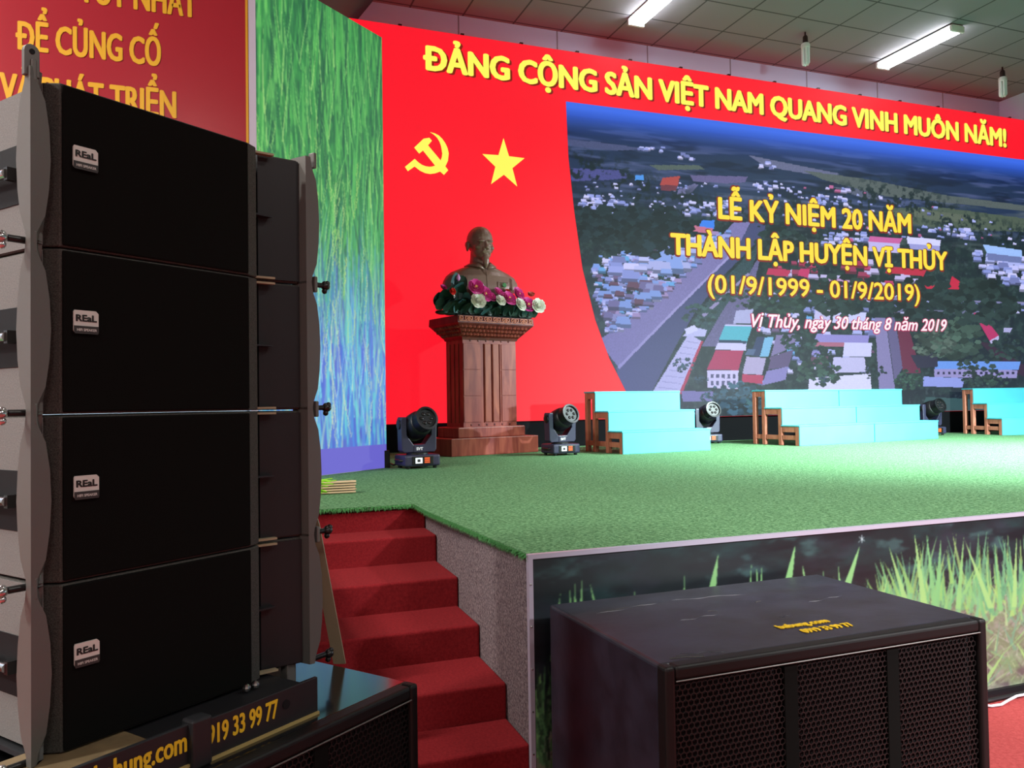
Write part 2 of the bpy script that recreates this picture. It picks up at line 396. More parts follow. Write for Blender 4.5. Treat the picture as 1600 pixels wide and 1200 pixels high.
# ================================================================== the stage
def wx(y): return 1.152 + .029*(y-2.905)      # carpeted cheek beside the stairs, slightly out of square
stage = thing('stage_platform', 'raised stage platform with green turf top and grey carpeted side', 'stage')
MB().prism([(1.2, 2.95), (13.19, 2.95), (13.19, 10.32), (.53, 10.32), (.53, 6.64), (-3, 6.64), (-3, 3.2), (.28, 3.2), (.28, 4.72), (wx(4.7)+.03, 4.72)], 0, S-.025).build('platform_body', 'stagewood', stage)
MB().prism([(wx(2.92), 2.92), (wx(2.92)+.03, 2.92), (wx(4.70)+.03, 4.70), (wx(4.70), 4.70)], 0, S-.025).build('carpeted_side', 'sidecarpet', stage)
MB().prism([(1.150, 2.90), (13.19, 2.90), (13.19, 10.32), (.53, 10.32), (.53, 6.64), (-3, 6.64), (-3, 3.18), (.29, 3.18), (.29, 4.66), (1.13, 4.66), (1.118, 4.36)], S-.024, S).build('turf', 'turf', stage)
fr = MB()
def fringe(x, y, dx, dy, n):
    for _ in range(n):
        t = random.random(); bx, by = x+dx*t, y+dy*t; h = random.uniform(.012, .03); w_ = .004
        l = math.hypot(dx, dy); ux, uy = dx/l, dy/l; nx_, ny_ = uy, -ux
        o = random.uniform(-.002, .02); k = random.uniform(-.012, .012)
        fr.add([(bx-ux*w_, by-uy*w_, S-.004), (bx+ux*w_, by+uy*w_, S-.004), (bx+nx_*o+ux*k, by+ny_*o+uy*k, S-.004+random.uniform(-.03, .002))], [(0, 1, 2)])
fringe(1.118, 4.36, .032, -1.46, 1500); fringe(.3, 4.66, .83, 0, 550); fringe(1.13, 4.66, -.012, -.3, 200)
tag(fr.build('turf_fringe', 'blade', stage), kind='stuff')

stairs = thing('stage_stairs', 'red carpeted flight of stairs leading up to the stage', 'stairs')
NY = [4.68, 4.40, 3.95, 3.58, 3.20, 2.92]
for i in range(6):
    z1 = S*(6-i)/6 - (.004 if i == 0 else 0); y0 = NY[i]; y1 = 4.70 if i == 0 else NY[i-1]+.01
    z0 = 0
    MB().prism([(.30, y0), (wx(y0)-.002, y0), (wx(y1)-.002, y1), (.30, y1)], z0, z1 if i else S-.03).build('step', 'stair', stairs, bevel=.012, seg=3)

skirt = thing('stage_skirt', 'printed grass banner covering the front of the stage', 'stage skirt')
PX1 = 5.4
cv = Canvas(1.165, PX1, .035, .852, 1150, 250, (24, 34, 38))
n = cv.fbm(22, 8); cv.blend(np.clip((n-.45)*4, 0, 1)*.8, (34, 60, 62)); n = cv.fbm(12, 6); cv.blend(np.clip((n-.52)*5, 0, 1)*.6, (50, 48, 62))
n = cv.fbm(9, 9); cv.blend(np.clip((n-.54)*5, 0, 1)*.8, (14, 17, 25)); n = cv.fbm(26, 12); cv.blend(np.clip((n-.62)*6, 0, 1)*.7, (70, 100, 100))
GX, GZ = [1.16, 1.5, 2.3, 2.55, 2.85, 3.1, 3.5, 5.4], [.30, .22, .30, .44, .52, .56, .58, .54]
top = np.interp(cv.X, GX, GZ)
n = cv.fbm(50, 14); m_ = np.clip((top-cv.Z)/.12 + (n-.5)*1.4, 0, 1)
cv.blend(m_, (128, 132, 104)); n = cv.fbm(70, 22); cv.blend(m_*np.clip((n-.48)*5, 0, 1)*.7, (164, 152, 144)); n = cv.fbm(36, 14); cv.blend(m_*np.clip((n-.55)*6, 0, 1)*.7, (98, 76, 84)); n = cv.fbm(20, 8); cv.blend(m_*np.clip((n-.55)*6, 0, 1)*.5, (132, 170, 112))
for _ in range(2600):
    x = random.uniform(1.2, PX1); t = np.interp(x, GX, GZ)
    z_ = random.uniform(.0, t*.98); a = random.uniform(-1, 1); l = random.uniform(.03, .13)
    c = random.choice([(182, 172, 156), (146, 136, 122), (184, 190, 146), (112, 92, 94), (152, 180, 120), (196, 186, 178)])
    cv.blade(x, z_, l*random.uniform(.1, .7), a*l, random.choice([.006, .009, .013]), c, a*.03, .75)
for _ in range(160):
    x = random.uniform(2.4, PX1); a = random.uniform(-1, 1); cv.blade(x, random.uniform(.02, .36), random.uniform(.06, .2), a*.22, random.uniform(.012, .026), random.choice([(150, 194, 122), (128, 176, 128), (176, 200, 140), (120, 160, 130)]), 0, .75)
for _ in range(620):
    x = 2.34+(PX1-2.3)*random.random(); g = math.exp(-((x-3.15)/.28)**2)+.6*math.exp(-((x-3.62)/.2)**2)+.7*math.exp(-((x-4.5)/.4)**2)+.25
    t = np.interp(x, GX, GZ)
    z_ = t+random.uniform(-.22, .0); h = random.uniform(.08, .15)+.15*g*random.random(); h = min(h, .80-z_)
    c = random.choice([(140, 192, 122), (118, 178, 118), (170, 202, 118), (102, 164, 118), (154, 196, 106), (126, 184, 132)])
    cv.blade(x, z_, h, random.uniform(-.10, .10), random.uniform(.014, .034), c, random.uniform(-.03, .03), .72)
for x, zt, ln, w_ in ((2.98, .77, -.12, .04), (3.10, .82, -.05, .04), (3.17, .81, -.04, .035), (3.22, .79, .04, .04), (3.36, .78, .05, .035), (3.47, .76, -.16, .04), (3.60, .74, -.03, .03), (3.72, .75, .03, .035), (2.62, .62, .10, .035), (2.52, .58, -.02, .03), (2.86, .66, .12, .03), (2.72, .60, -.08, .03), (3.55, .20, .16, .05), (3.45, .30, .28, .03), (3.78, .24, -.14, .04)):
    b = max(.05, zt-.34); cv.blade(x-ln*.5, b, zt-b, ln, w_, random.choice([(150, 200, 122), (132, 190, 122), (168, 206, 126)]), 0, .9)
for x, zt, ln, w_ in ((1.277, 0.717, 0.04, 0.01), (1.317, 0.733, 0.0, 0.012), (1.338, 0.747, 0.0, 0.012), (1.368, 0.753, 0.01, 0.014), (1.402, 0.742, -0.06, 0.014), (1.601, 0.711, 0, 0.008), (1.724, 0.696, 0, 0.006), (1.736, 0.688, 0.01, 0.006), (1.832, 0.731, 0.0, 0.013), (1.999, 0.805, 0.06, 0.03), (2.164, 0.748, 0.02, 0.012), (2.191, 0.746, 0.0, 0.012), (2.217, 0.74, 0.02, 0.012), (2.396, 0.817, 0.07, 0.03), (2.431, 0.726, -0.04, 0.02), (2.547, 0.709, 0.02, 0.012), (2.626, 0.716, -0.02, 0.012), (2.753, 0.784, 0.12, 0.03), (1.19, .42, .06, .03), (1.2, .36, .04, .03)):
    b = zt-.26; cv.blade(x-ln, b, .26, ln, w_*2, (146, 198, 126))
for _ in range(70):
    x = random.uniform(1.17, 1.27); cv.blade(x, random.uniform(.02, .34), random.uniform(.04, .16), random.uniform(-.04, .04), .014, random.choice([(60, 92, 62), (92, 140, 90), (40, 62, 48)]))
for a in range(0, 360, 45): cv.blade(2.765+.0, .812, .02*math.sin(R(a)), .03*math.cos(R(a)), .006, (235, 240, 245))
cv.blur(1, 1)
cv.a *= np.array([.80, .85, .86])
cv.mesh('printed_panel', 'print', skirt, ((0, 2.897, 0), (1, 0, 0), (0, 0, 1)))
MB().box((1.152, 2.899, .03), (13.18, 2.915, .853)).build('backing_board', 'black', skirt)
MB().box((1.142, 2.888, .853), (13.18, 2.912, .871)).build('top_edge_strip', 'alu', skirt)
MB().box((1.142, 2.888, .0), (1.160, 2.912, .853)).build('corner_strip', 'alu', skirt)
for k in range(5): MB().ball((1.150, 2.884, .12+.16*k), .004, 6, 5).build('screw', 'chrome', skirt)
MB().box((1.162, 2.882, .0), (13.18, 2.90, .034)).build('base_strip', 'cable', skirt)

# ================================================================== the big LED wall
WY = 9.70
wall = thing('led_screen', 'huge red LED screen with yellow slogan and aerial town picture', 'led screen')
MB().box((1.55, WY, 1.214), (12.98, WY+.10, 6.10)).build('panel', 'red', wall)
MB().box((1.55, WY+.02, S+.001), (12.98, WY+.09, 1.214)).build('base_cloth', 'kick', wall)
for k in range(14):
    x = 2.25+.8*k; MB().box((x-.022, WY+.0, 6.098), (x+.022, WY+.05, 6.122)).build('hanging_clip', 'knob', wall)
PL = ((0, WY, 0), (1, 0, 0), (0, 0, 1), (0, -1, 0))
head = [("ĐẢNG CỘNG SẢN VIỆT NAM QUANG VINH MUÔN NĂM!", 2.53, 12.53, 5.585, .315)]
lettering('headline_shade', [(head[0][0], 2.555, 12.56, 5.570, .315)], 'shade', wall, PL, .024, .004)
lettering('headline_lettering', head, 'yellow', wall, PL, .021, .010)
HS = [(2.288,4.357),(2.324,4.306),(2.409,4.372),(2.477,4.326),(2.54,4.302),(2.605,4.296),(2.67,4.31),(2.734,4.338),(2.782,4.300),(2.837,4.363),(2.800,4.407),(2.834,4.479),(2.846,4.575),(2.832,4.64),(2.804,4.698),(2.765,4.75),(2.719,4.789),(2.665,4.81),(2.611,4.817),(2.655,4.795),(2.697,4.761),(2.729,4.715),(2.749,4.661),(2.764,4.567),(2.757,4.52),(2.741,4.476),(2.582,4.650),(2.632,4.712),(2.600,4.746),(2.525,4.727),(2.407,4.606),(2.469,4.537),(2.518,4.580),(2.670,4.406),(2.63,4.39),(2.595,4.384),(2.545,4.387),(2.499,4.401),(2.452,4.43),(2.410,4.466)]
XZ = Matrix(((1,0,0,0),(0,0,-1,0),(0,1,0,0),(0,0,0,1)))          # (x, y, z) -> (x, -z, y)
MB().prism(HS, -WY+.001, -WY+.008, XZ).build('hammer_and_sickle', 'yellow', wall)
st = []
for k in range(10):
    a = R(90+36*k); r_ = .335 if k % 2 == 0 else .135; st.append((3.578+r_*.9*math.cos(a), 4.505+r_*math.sin(a)))
MB().prism(st, -WY+.001, -WY+.008, XZ).build('star', 'yellow', wall)

# aerial picture of the town
cv = Canvas(4.44, 12.97, 1.216, 5.42, 760, 400, (26, 40, 38))
def P7(*pts):                 # picture features read off an enlarged crop of the photo
    return [on_y(880+x/2.2222, 150+y/2.2222, WY) for x, y in pts]
V = (5.42-cv.Z)/(5.42-1.216)                 # 0 top .. 1 bottom
n = cv.fbm(70, 40); cv.blend(np.clip((n-.42)*4, 0, 1)*.75, (48, 70, 54)); n = cv.fbm(40, 26); cv.blend(np.clip((n-.5)*6, 0, 1)*.8, (20, 28, 34)); n = cv.fbm(120, 70); cv.blend(np.clip((n-.6)*6, 0, 1)*.6, (76, 92, 78))
# distance: flat fields in bands, bluer towards the horizon
far = np.clip((.36-V)/.12, 0, 1)
n = cv.fbm(9, 60, 3); cv.blend(far, (38, 54, 74)); cv.blend(far*np.clip((n-.53)*7, 0, 1)*.8, (92, 100, 124)); n = cv.fbm(14, 46, 3); cv.blend(far*np.clip((n-.55)*7, 0, 1)*.8, (24, 34, 50))
n = cv.fbm(7, 30, 3); cv.blend(np.clip((.30-abs(V-.30)*2)/.2, 0, 1)*np.clip((n-.52)*6, 0, 1)*np.clip((cv.X-6.5)/2, 0, 1)*.8, (104, 112, 96))
cv.blend(np.clip((.10-V)/.06, 0, 1), (52, 92, 176)); cv.blend(np.clip((.045-V)/.03, 0, 1), (70, 118, 214)); cv.blend(np.clip((.13-V)/.06, 0, 1)*np.clip((V-.07)/.03, 0, 1)*.7, (26, 50, 104))
for p, c_ in (((( 20,250),(200,258),(235,285),(150,292),(30,296)), (84,84,128)), (((640,205),(800,238),(960,270),(930,285),(700,245)), (112,114,128)), (((440,275),(640,280),(630,300),(560,305),(450,295)), (110,100,128)),
              (((400,325),(455,305),(470,308),(440,340),(395,342)), (120,116,140)), (((830,258),(1060,290),(1330,345),(1600,380),(1600,400),(1100,345),(900,290)), (96,104,88)), (((1120,390),(1300,385),(1600,425),(1600,472),(1330,462),(1180,440)), (88,100,72)),
              (((1120,400),(1250,395),(1480,425),(1330,440)), (104,112,82)), (((930,315),(1060,330),(1110,360),(1040,355)), (100,104,110)), (((20,150),(120,160),(300,185),(180,190),(30,175)), (82,88,110)), (((300,240),(470,240),(490,255),(330,258)), (92,104,84))):
    cv.poly(P7(*p), c_, .12)
tr = cv.fbm(110, 60); band = np.clip(.09-abs(V-.27-.06*np.sin(cv.X*1.1)), 0, .06)/.06; cv.blend(band*np.clip((tr-.5)*8, 0, 1)*.9, (22, 36, 34))
# canal, its roads and banks
cv.poly(P7((650,438),(590,440),(520,520),(345,695),(120,850),(190,940),(390,735),(600,540)), (136,126,160), .1)
cv.poly(P7((652,440),(706,440),(690,490),(560,620),(455,755),(400,850),(300,1040),(200,1040),(185,945),(390,735),(600,530)), (74,76,106), .06)
cv.poly(P7((706,450),(700,490),(575,620),(470,755),(410,860),(310,1035),(345,1035),(480,860),(560,740),(640,640)), (52,74,70), .4)
cv.poly(P7((690,540),(640,625),(560,735),(480,870),(540,870),(640,740)), (112,104,130), .2)
cv.poly(P7((188,940),(390,735),(600,528),(606,534),(396,741),(194,948)), (170,160,190)); cv.poly(P7((480,760),(640,615),(648,618),(490,768)), (160,148,170))
def inside(pt, poly):
    c_ = False
    for k in range(len(poly)):
        (xa, ya), (xb, yb) = poly[k], poly[(k+1) % len(poly)]
        if (ya > pt[1]) != (yb > pt[1]) and pt[0] < (xb-xa)*(pt[1]-ya)/(yb-ya)+xa: c_ = not c_
    return c_
def houses(region, count, smin, smax, cols, slope=-.35):
    xs = [p[0] for p in region]; ys = [p[1] for p in region]; k = 0
    pts = []
    while k < count:
        p = (random.uniform(min(xs), max(xs)), random.uniform(min(ys), max(ys)))
        if inside(p, region): pts.append(p); k += 1
    for x, y in sorted(pts, key=lambda p: p[1]):
        w_ = random.uniform(smin, smax); h = w_*random.uniform(.25, .45); d = w_*random.uniform(.2, .4); c_ = random.choice(cols)
        cv.poly(P7((x, y), (x+w_, y+w_*.06), (x+w_-d*.4, y-h), (x+d*.3, y-h-2)), c_)
        cv.poly(P7((x, y), (x+w_, y+w_*.06), (x+w_, y+w_*.06+h*.6), (x, y+h*.6)), tuple(v*.62 for v in c_))
pale = [(214,212,232), (190,196,224), (168,176,214), (224,220,232), (150,160,200), (128,134,168)]
town = pale+[(136,170,214), (176,150,176), (120,96,120), (112,180,210)]
houses([(30,345),(190,345),(200,395),(60,400)], 26, 12, 30, pale); houses([(300,375),(560,365),(620,395),(560,420),(330,410)], 46, 10, 26, pale)
houses([(250,180),(350,180),(350,198),(260,196)], 10, 8, 20, pale); houses([(380,205),(460,205),(460,225),(390,222)], 8, 8, 20, pale); houses([(660,235),(745,235),(740,255),(680,252)], 8, 10, 26, pale)
houses([(640,310),(760,290),(760,320),(680,340)], 14, 10, 22, pale); houses([(790,340),(980,350),(1000,385),(830,375)], 30, 8, 22, pale); houses([(900,315),(980,318),(980,335),(905,330)], 6, 10, 26, [(206,110,140), (214,206,224)])
houses([(1230,455),(1400,465),(1420,500),(1250,495)], 26, 10, 26, pale); houses([(1400,540),(1600,560),(1600,680),(1470,640)], 60, 16, 42, pale); houses([(860,470),(1050,480),(1060,520),(880,515)], 30, 12, 30, pale+[(214,96,130)])
houses([(85,560),(260,540),(460,485),(580,470),(520,520),(520,520),(345,690),(150,840),(100,700)], 420, 9, 34, town)
houses([(150,560),(235,560),(235,640),(150,640)], 6, 44, 66, pale); houses([(250,560),(440,530),(400,600),(240,650)], 16, 40, 66, [(204,206,226), (150,176,214), (186,190,214)])
houses([(100,640),(330,640),(290,720),(140,830)], 30, 26, 56, [(120,110,140), (150,150,178), (110,70,80), (140,168,206)])
houses([(650,560),(1100,570),(1260,640),(1100,660),(700,640)], 34, 16, 40, [(204,60,96), (186,46,80), (214,200,216), (170,60,84)])
houses([(650,300),(1100,330),(1600,470),(1600,560),(1100,480),(700,440)], 90, 6, 15, pale+[(190,100,130)]); houses([(30,300),(600,300),(600,380),(40,420)], 60, 6, 14, pale)
houses([(640,660),(1100,690),(1600,700),(1600,760),(700,750)], 40, 8, 20, pale+[(150,110,130)]); houses([(600,760),(880,740),(880,960),(640,1010)], 40, 12, 30, town); houses([(860,730),(1080,745),(1080,960),(860,970)], 40, 14, 36, pale+[(120,80,100), (160,150,196)])
PG = [(((480,432),(525,432),(525,462),(470,460)), (66,140,220)), (((455,450),(520,460),(515,478),(450,470)), (214,120,130)), (((345,285),(405,278),(398,312),(335,308)), (190,76,62)), (((338,308),(396,312),(392,330),(340,328)), (120,56,60)), (((250,275),(280,275),(278,292),(250,292)), (86,160,214)),
      (((1065,488),(1178,494),(1168,512),(1058,505)), (222,104,150)), (((1058,505),(1168,512),(1166,545),(1060,538)), (210,196,220)), (((1192,488),(1312,500),(1308,520),(1196,512)), (232,228,240)), (((1200,512),(1308,520),(1306,540),(1205,532)), (170,168,200)),
      (((1455,515),(1592,536),(1592,560),(1470,545)), (172,206,232)), (((1470,545),(1592,560),(1590,580),(1475,570)), (120,130,160)), (((1130,592),(1262,604),(1250,626),(1118,614)), (208,40,62)), (((1250,650),(1340,655),(1350,625),(1385,650),(1372,672),(1255,668)), (216,30,60)),
      (((712,598),(790,604),(780,628),(704,620)), (206,44,80)), (((822,600),(856,602),(850,632),(814,622)), (214,50,96)), (((895,632),(1012,640),(1006,668),(892,660)), (216,160,190)), (((900,645),(1008,652),(1007,656),(900,649)), (120,80,110)),
      (((435,826),(478,850),(400,1035),(305,1035)), (206,202,220)), (((478,850),(486,852),(412,1035),(400,1035)), (196,50,76)), (((440,800),(498,812),(492,835),(415,835)), (206,206,222)), (((420,810),(455,795),(470,812),(430,830)), (230,230,238)),
      (((562,793),(658,796),(636,858),(538,852)), (92,196,188)), (((538,852),(636,858),(634,884),(526,880)), (226,222,232)), (((562,793),(658,796),(656,801),(562,799)), (220,216,230)), (((540,846),(636,850),(635,860),(538,856)), (44,60,80)),
      (((528,884),(626,884),(608,952),(498,950)), (190,44,84)), (((500,952),(608,954),(606,1018),(500,1012)), (224,216,226)), (((636,905),(704,910),(690,968),(622,964)), (196,184,196)), (((622,966),(696,970),(690,1000),(620,992)), (200,52,84)),
      (((600,745),(660,740),(650,790),(590,790)), (190,190,206)), (((672,835),(700,838),(680,905),(650,900)), (54,64,92)), (((700,838),(730,838),(712,905),(682,905)), (134,200,212)), (((740,830),(812,826),(800,870),(720,905)), (140,126,154)), (((722,905),(800,880),(782,940),(710,950)), (104,84,112)), (((706,955),(780,940),(772,985),(690,1005)), (150,140,180)), (((640,880),(668,880),(660,900),(630,900)), (90,110,130)),
      (((876,738),(930,740),(924,790),(868,786)), (214,208,222)), (((872,786),(926,790),(924,800),(870,797)), (170,80,104)), (((940,744),(1052,752),(1048,790),(934,786)), (222,222,234)), (((880,826),(1062,832),(1058,858),(870,854)), (160,150,196)), (((870,854),(1058,858),(1050,872),(870,868)), (190,110,120)), (((976,856),(1072,858),(1068,905),(970,905)), (228,226,236)), (((938,908),(1046,908),(1052,958),(932,962)), (214,210,222)), (((854,980),(1066,964),(1070,1022),(850,1022)), (240,238,246)), (((860,905),(920,905),(915,935),(860,930)), (110,66,84)),
      (((1082,770),(1118,770),(1152,1020),(1096,1020)), (148,138,166)), (((1120,770),(1150,770),(1180,940),(1150,990)), (110,100,126)), (((1160,815),(1202,815),(1242,962),(1180,962)), (116,34,58)), (((1150,740),(1500,748),(1500,758),(1150,750)), (120,118,134)), (((1070,700),(1600,716),(1600,722),(1070,706)), (140,136,156)), (((760,686),(1070,704),(1070,709),(760,691)), (120,120,140)),
      (((1424,752),(1452,752),(1512,832),(1480,850)), (204,46,92)), (((1480,850),(1512,832),(1512,846),(1486,864)), (206,196,210)), (((1440,850),(1480,860),(1600,935),(1600,975),(1530,940)), (60,30,46)), (((1285,920),(1588,922),(1580,950),(1290,948)), (118,168,222)), (((1288,948),(1578,952),(1574,980),(1288,976)), (168,158,188)), (((1250,974),(1392,980),(1386,1012),(1250,1008)), (160,172,216)), (((1530,805),(1560,805),(1550,822),(1528,820)), (190,186,204)),
      (((1205,900),(1300,895),(1300,940),(1230,945)), (46,40,56)), (((1260,1045),(1600,1060),(1600,1110),(1230,1110)), (58,92,76)), (((410,1025),(520,1025),(520,1060),(415,1060)), (130,122,160))]
for p, c_ in PG: cv.poly(P7(*p), c_, .05)
for k in range(5):
    for r_ in range(2): cv.poly(P7((512+k*19, 966+r_*24), (522+k*19, 966+r_*24), (522+k*19, 980+r_*24), (512+k*19, 980+r_*24)), (92, 88, 112))
for k in range(15): cv.poly(P7((1298+k*18.5, 957), (1307+k*18.5, 957), (1307+k*18.5, 966), (1298+k*18.5, 966)), (46, 42, 64))
for k in range(9): cv.poly(P7((428-k*12, 850+k*20), (472-k*9, 858+k*20), (471-k*9, 860+k*20), (427-k*12, 853+k*20)), (170, 166, 190))
def clump(cx, cy, r_, c_, k=40):
    for _ in range(k):
        a = random.uniform(0, 6.28); q = r_*math.sqrt(random.random()); s_ = random.uniform(.12, .3)*r_; x, y = cx+q*math.cos(a)*1.5, cy+q*math.sin(a); f_ = random.uniform(.6, 1.45)
        cv.poly(P7((x-s_, y), (x-s_*.4, y-s_*.7), (x+s_*.6, y-s_*.6), (x+s_, y+s_*.1), (x, y+s_*.6)), tuple(v*f_ for v in c_))
for a in ((600,1050,55,(50,84,86),90), (520,1040,30,(46,74,76)), (690,1060,40,(56,92,80),60), (420,935,26,(44,66,66)), (885,960,50,(48,74,52),60), (820,850,40,(40,62,50),60), (900,890,22,(36,56,44)), (1080,960,26,(30,46,40)), (1200,985,34,(46,74,50)), (1350,840,70,(60,80,58),150), (1290,860,50,(74,88,66),80), (1420,985,26,(50,70,52)), (1500,985,30,(50,74,50)), (1540,880,40,(40,58,44)), (1440,940,50,(44,60,46)), (560,680,40,(44,64,56),60), (470,760,40,(50,74,62),60), (760,700,60,(40,60,44),100), (960,695,70,(38,54,44),120), (1250,715,80,(34,48,40),120), (1450,720,80,(36,50,40),120), (700,420,40,(34,50,44)), (120,440,70,(28,42,40),160), (300,470,90,(26,40,40),200), (200,490,60,(24,38,36),100), (640,700,40,(54,70,60)), (1000,690,40,(40,56,44)), (760,520,60,(34,50,42),80), (900,560,50,(32,46,40),70), (1190,985,24,(50,80,54)), (480,985,16,(40,60,62)), (905,985,14,(56,70,84))): clump(*a)
cv.blend(np.full(cv.X.shape, .11), (84, 98, 124))
cv.a = 128+(cv.a-128)*1.10
cv.a *= np.array([.94, .95, 1.10])
cv.blend(np.clip((6.9-cv.X)/2.4, 0, 1)*np.clip((V-.45)/.4, 0, 1)*.30, (92, 92, 176)); cv.blend(np.clip((V-.5)/.6, 0, 1)*.10, (120, 110, 190))
cv.a = np.clip(cv.a, 0, 255)
CUT = [(1.216, 5.52), (1.333, 5.44), (1.595, 5.273), (2.025, 5.04), (2.535, 4.841), (3.21, 4.666), (3.969, 4.559), (4.687, 4.488), (5.425, 4.465)]
cv.mesh('aerial_picture', 'picture', wall, ((0, WY-.003, 0), (1, 0, 0), (0, 0, 1)), left=lambda z: float(np.interp(z, [c_[0] for c_ in CUT], [c_[1] for c_ in CUT])))
rows = [("LỄ KỶ NIỆM 20 NĂM", 6.80, 10.39, 4.012, .315), ("THÀNH LẬP HUYỆN VỊ THỦY", 6.01, 11.13, 3.463, .305), ("(01/9/1999 - 01/9/2019)", 6.60, 10.53, 2.955, .262)]
lettering('title_outline', [(t, a-.02, b+.03, z_-.026, h+.036) for t, a, b, z_, h in rows], 'shade', wall, PL, .030, .006)
lettering('title_lettering', rows[:2], 'gold', wall, PL, .018, .012); lettering('date_lettering', rows[2:], 'gold', wall, PL, .009, .012)
scr = [("Vị Thủy, ngày 30 tháng 8 năm 2019", 7.33, 11.08, 2.487, .19)]
lettering('script_outline', [(scr[0][0], 7.31, 11.10, 2.475, .212)], 'magenta', wall, PL, .020, .006, .3); lettering('script_lettering', scr, 'white', wall, PL, .006, .012, .3)

# ================================================================== LED wing with the rice field
a_ = Vector((.37, 6.485, 0)); b_ = Vector((1.545, 7.425, 0)); d_ = (b_-a_); L_ = d_.length; d_.normalize(); n_ = Vector((d_.y, -d_.x, 0))
wing = thing('side_screen', 'tall angled LED screen showing green rice stalks', 'led screen')
O = a_+n_*.002
cv = Canvas(0, L_, S+.003, 4.87, 240, 620, (40, 116, 62))
h_ = (cv.Z-S)/4.0
n = cv.fbm(50, 7); cv.blend(np.clip((n-.42)*4, 0, 1)*.8, (66, 158, 78)); n = cv.fbm(70, 6); cv.blend(np.clip((n-.52)*6, 0, 1)*.85, (24, 76, 58))
low = np.clip((.50-h_)/.24, 0, 1); cv.blend(low, (74, 104, 206)); n = cv.fbm(50, 5); cv.blend(low*np.clip((n-.5)*6, 0, 1)*.8, (84, 176, 214)); n = cv.fbm(30, 4); cv.blend(low*np.clip((n-.55)*6, 0, 1)*.8, (88, 80, 190))
def mixc(a, b, t): return tuple(a[i]*(1-t)+b[i]*t for i in range(3))
for _ in range(1500):
    x = random.uniform(-.05, L_+.05); z_ = S+.18+3.8*random.random()-.2; hh = (z_-S)/4
    if z_ < S+.2: z_ = S+.2
    g = random.choice([(78, 176, 84), (56, 150, 74), (96, 190, 90), (30, 100, 62), (112, 200, 100), (44, 130, 70), (24, 84, 60)])
    b = random.choice([(104, 206, 226), (70, 140, 222), (130, 210, 206), (176, 214, 196), (84, 96, 206), (96, 120, 222), (100, 210, 214)])
    c_ = mixc(b, g, min(1, max(0, (hh-.22)/.26+random.uniform(-.2, .2))))
    cv.blade(x, z_, random.uniform(.35, 1.2), random.uniform(-.12, .12), random.uniform(.014, .034), c_, random.uniform(-.07, .07), .62)
cv.blur(5, 1)
for _ in range(240):
    x = random.uniform(-.05, L_+.05); z_ = S+.25+3.3*random.random(); hh = (z_-S)/4
    c_ = mixc(random.choice([(206, 222, 196), (130, 226, 232), (160, 200, 240)]), random.choice([(132, 208, 112), (164, 216, 122), (108, 196, 98)]), min(1, max(0, (hh-.22)/.26)))
    cv.blade(x, z_, random.uniform(.3, .9), random.uniform(-.14, .14), random.uniform(.008, .016), c_, random.uniform(-.08, .08), .75)
for _ in range(60):            # hanging seed heads
    x = random.uniform(0, L_); z_ = S+.55+2.3*random.random()**1.2; q = min(1, max(0, ((z_-S)/4-.2)/.25)); c_ = mixc((200, 222, 190), random.choice([(172, 208, 108), (192, 216, 130), (150, 204, 110)]), q)
    k = random.uniform(-.12, .12); n_h = random.randint(8, 18)
    for j in range(n_h):
        cv.blade(x+k*j/n_h, z_-.026*j, .04, random.uniform(-.03, .03), .013, c_, 0, .8)
cv.blur(1, 1)
cv.blend(np.where(h_ < .055, 1., 0.), (104, 98, 204))
cv.mesh('picture', 'grasspic', wing, (tuple(O), tuple(d_), (0, 0, 1)))
MB().add([tuple(a_), tuple(b_), tuple(b_-n_*.08), tuple(a_-n_*.08)]+[tuple(v+Vector((0, 0, 4.0))) for v in (a_, b_, b_-n_*.08, a_-n_*.08)], [(0,3,2,1),(4,5,6,7),(0,1,5,4),(1,2,6,5),(2,3,7,6),(3,0,4,7)]).build('cabinet', 'alu', wing).location = (0, 0, S)
MB().box((-.03, -.02, 0), (.03, .06, .16)).build('foot_block', 'black', wing, .004).location = tuple(b_+Vector((0, 0, S)))

# ================================================================== slogan banner on the left wall
ban = thing('slogan_banner', 'glossy red wall banner with yellow capital lettering, left of the stage', 'banner')
MB().box((-3.6, 6.60, 2.2), (.360, 6.655, 5.6)).build('banner_sheet', 'banner', ban)
PB = ((0, 6.60, 0), (1, 0, 0), (0, 0, 1), (0, -1, 0))
MB().box((.300, 6.597, 2.3), (.318, 6.60, 5.5)).build('gold_border', 'bannergold', ban)
lettering('lettering', [("TỐT NHẤT", -.86, -.05, 4.43, .21), ("ĐỂ CỦNG CỐ", -1.26, -.305, 4.022, .208), ("VÀ PHÁT TRIỂN", -1.36, -.20, 3.64, .205)], 'bannergold', ban, PB, .008, .002)

# ================================================================== pedestal, bust, flowers
PR = R(15)
ped = thing('pedestal', 'carved mahogany pedestal carrying the bust', 'pedestal', (2.507, 8.548, S), PR)
cx = .585
MB().box((cx-.595, 0, 0), (cx+.595, .60, .195)).build('plinth', 'mahogany', ped, .006)
MB().box((cx-.46, .07, .195), (cx+.46, .53, .315)).build('plinth_step', 'mahogany', ped, .012)
co = MB()
x0, x1, y0, y1 = cx-.365, cx+.365, .11, .47
W_ = x1-x0; pol = [(x0, y0)]
for f_ in (.38, .53, .68): pol += [(x0+f_*W_-.008, y0), (x0+f_*W_-.008, y0+.025), (x0+f_*W_+.008, y0+.025), (x0+f_*W_+.008, y0)]
pol += [(x1, y0), (x1, y1), (x0, y1)]
for f_ in (.75, .5, .25): yy = y0+f_*(y1-y0); pol += [(x0, yy+.012), (x0+.02, yy+.012), (x0+.02, yy-.012), (x0, yy-.012)]
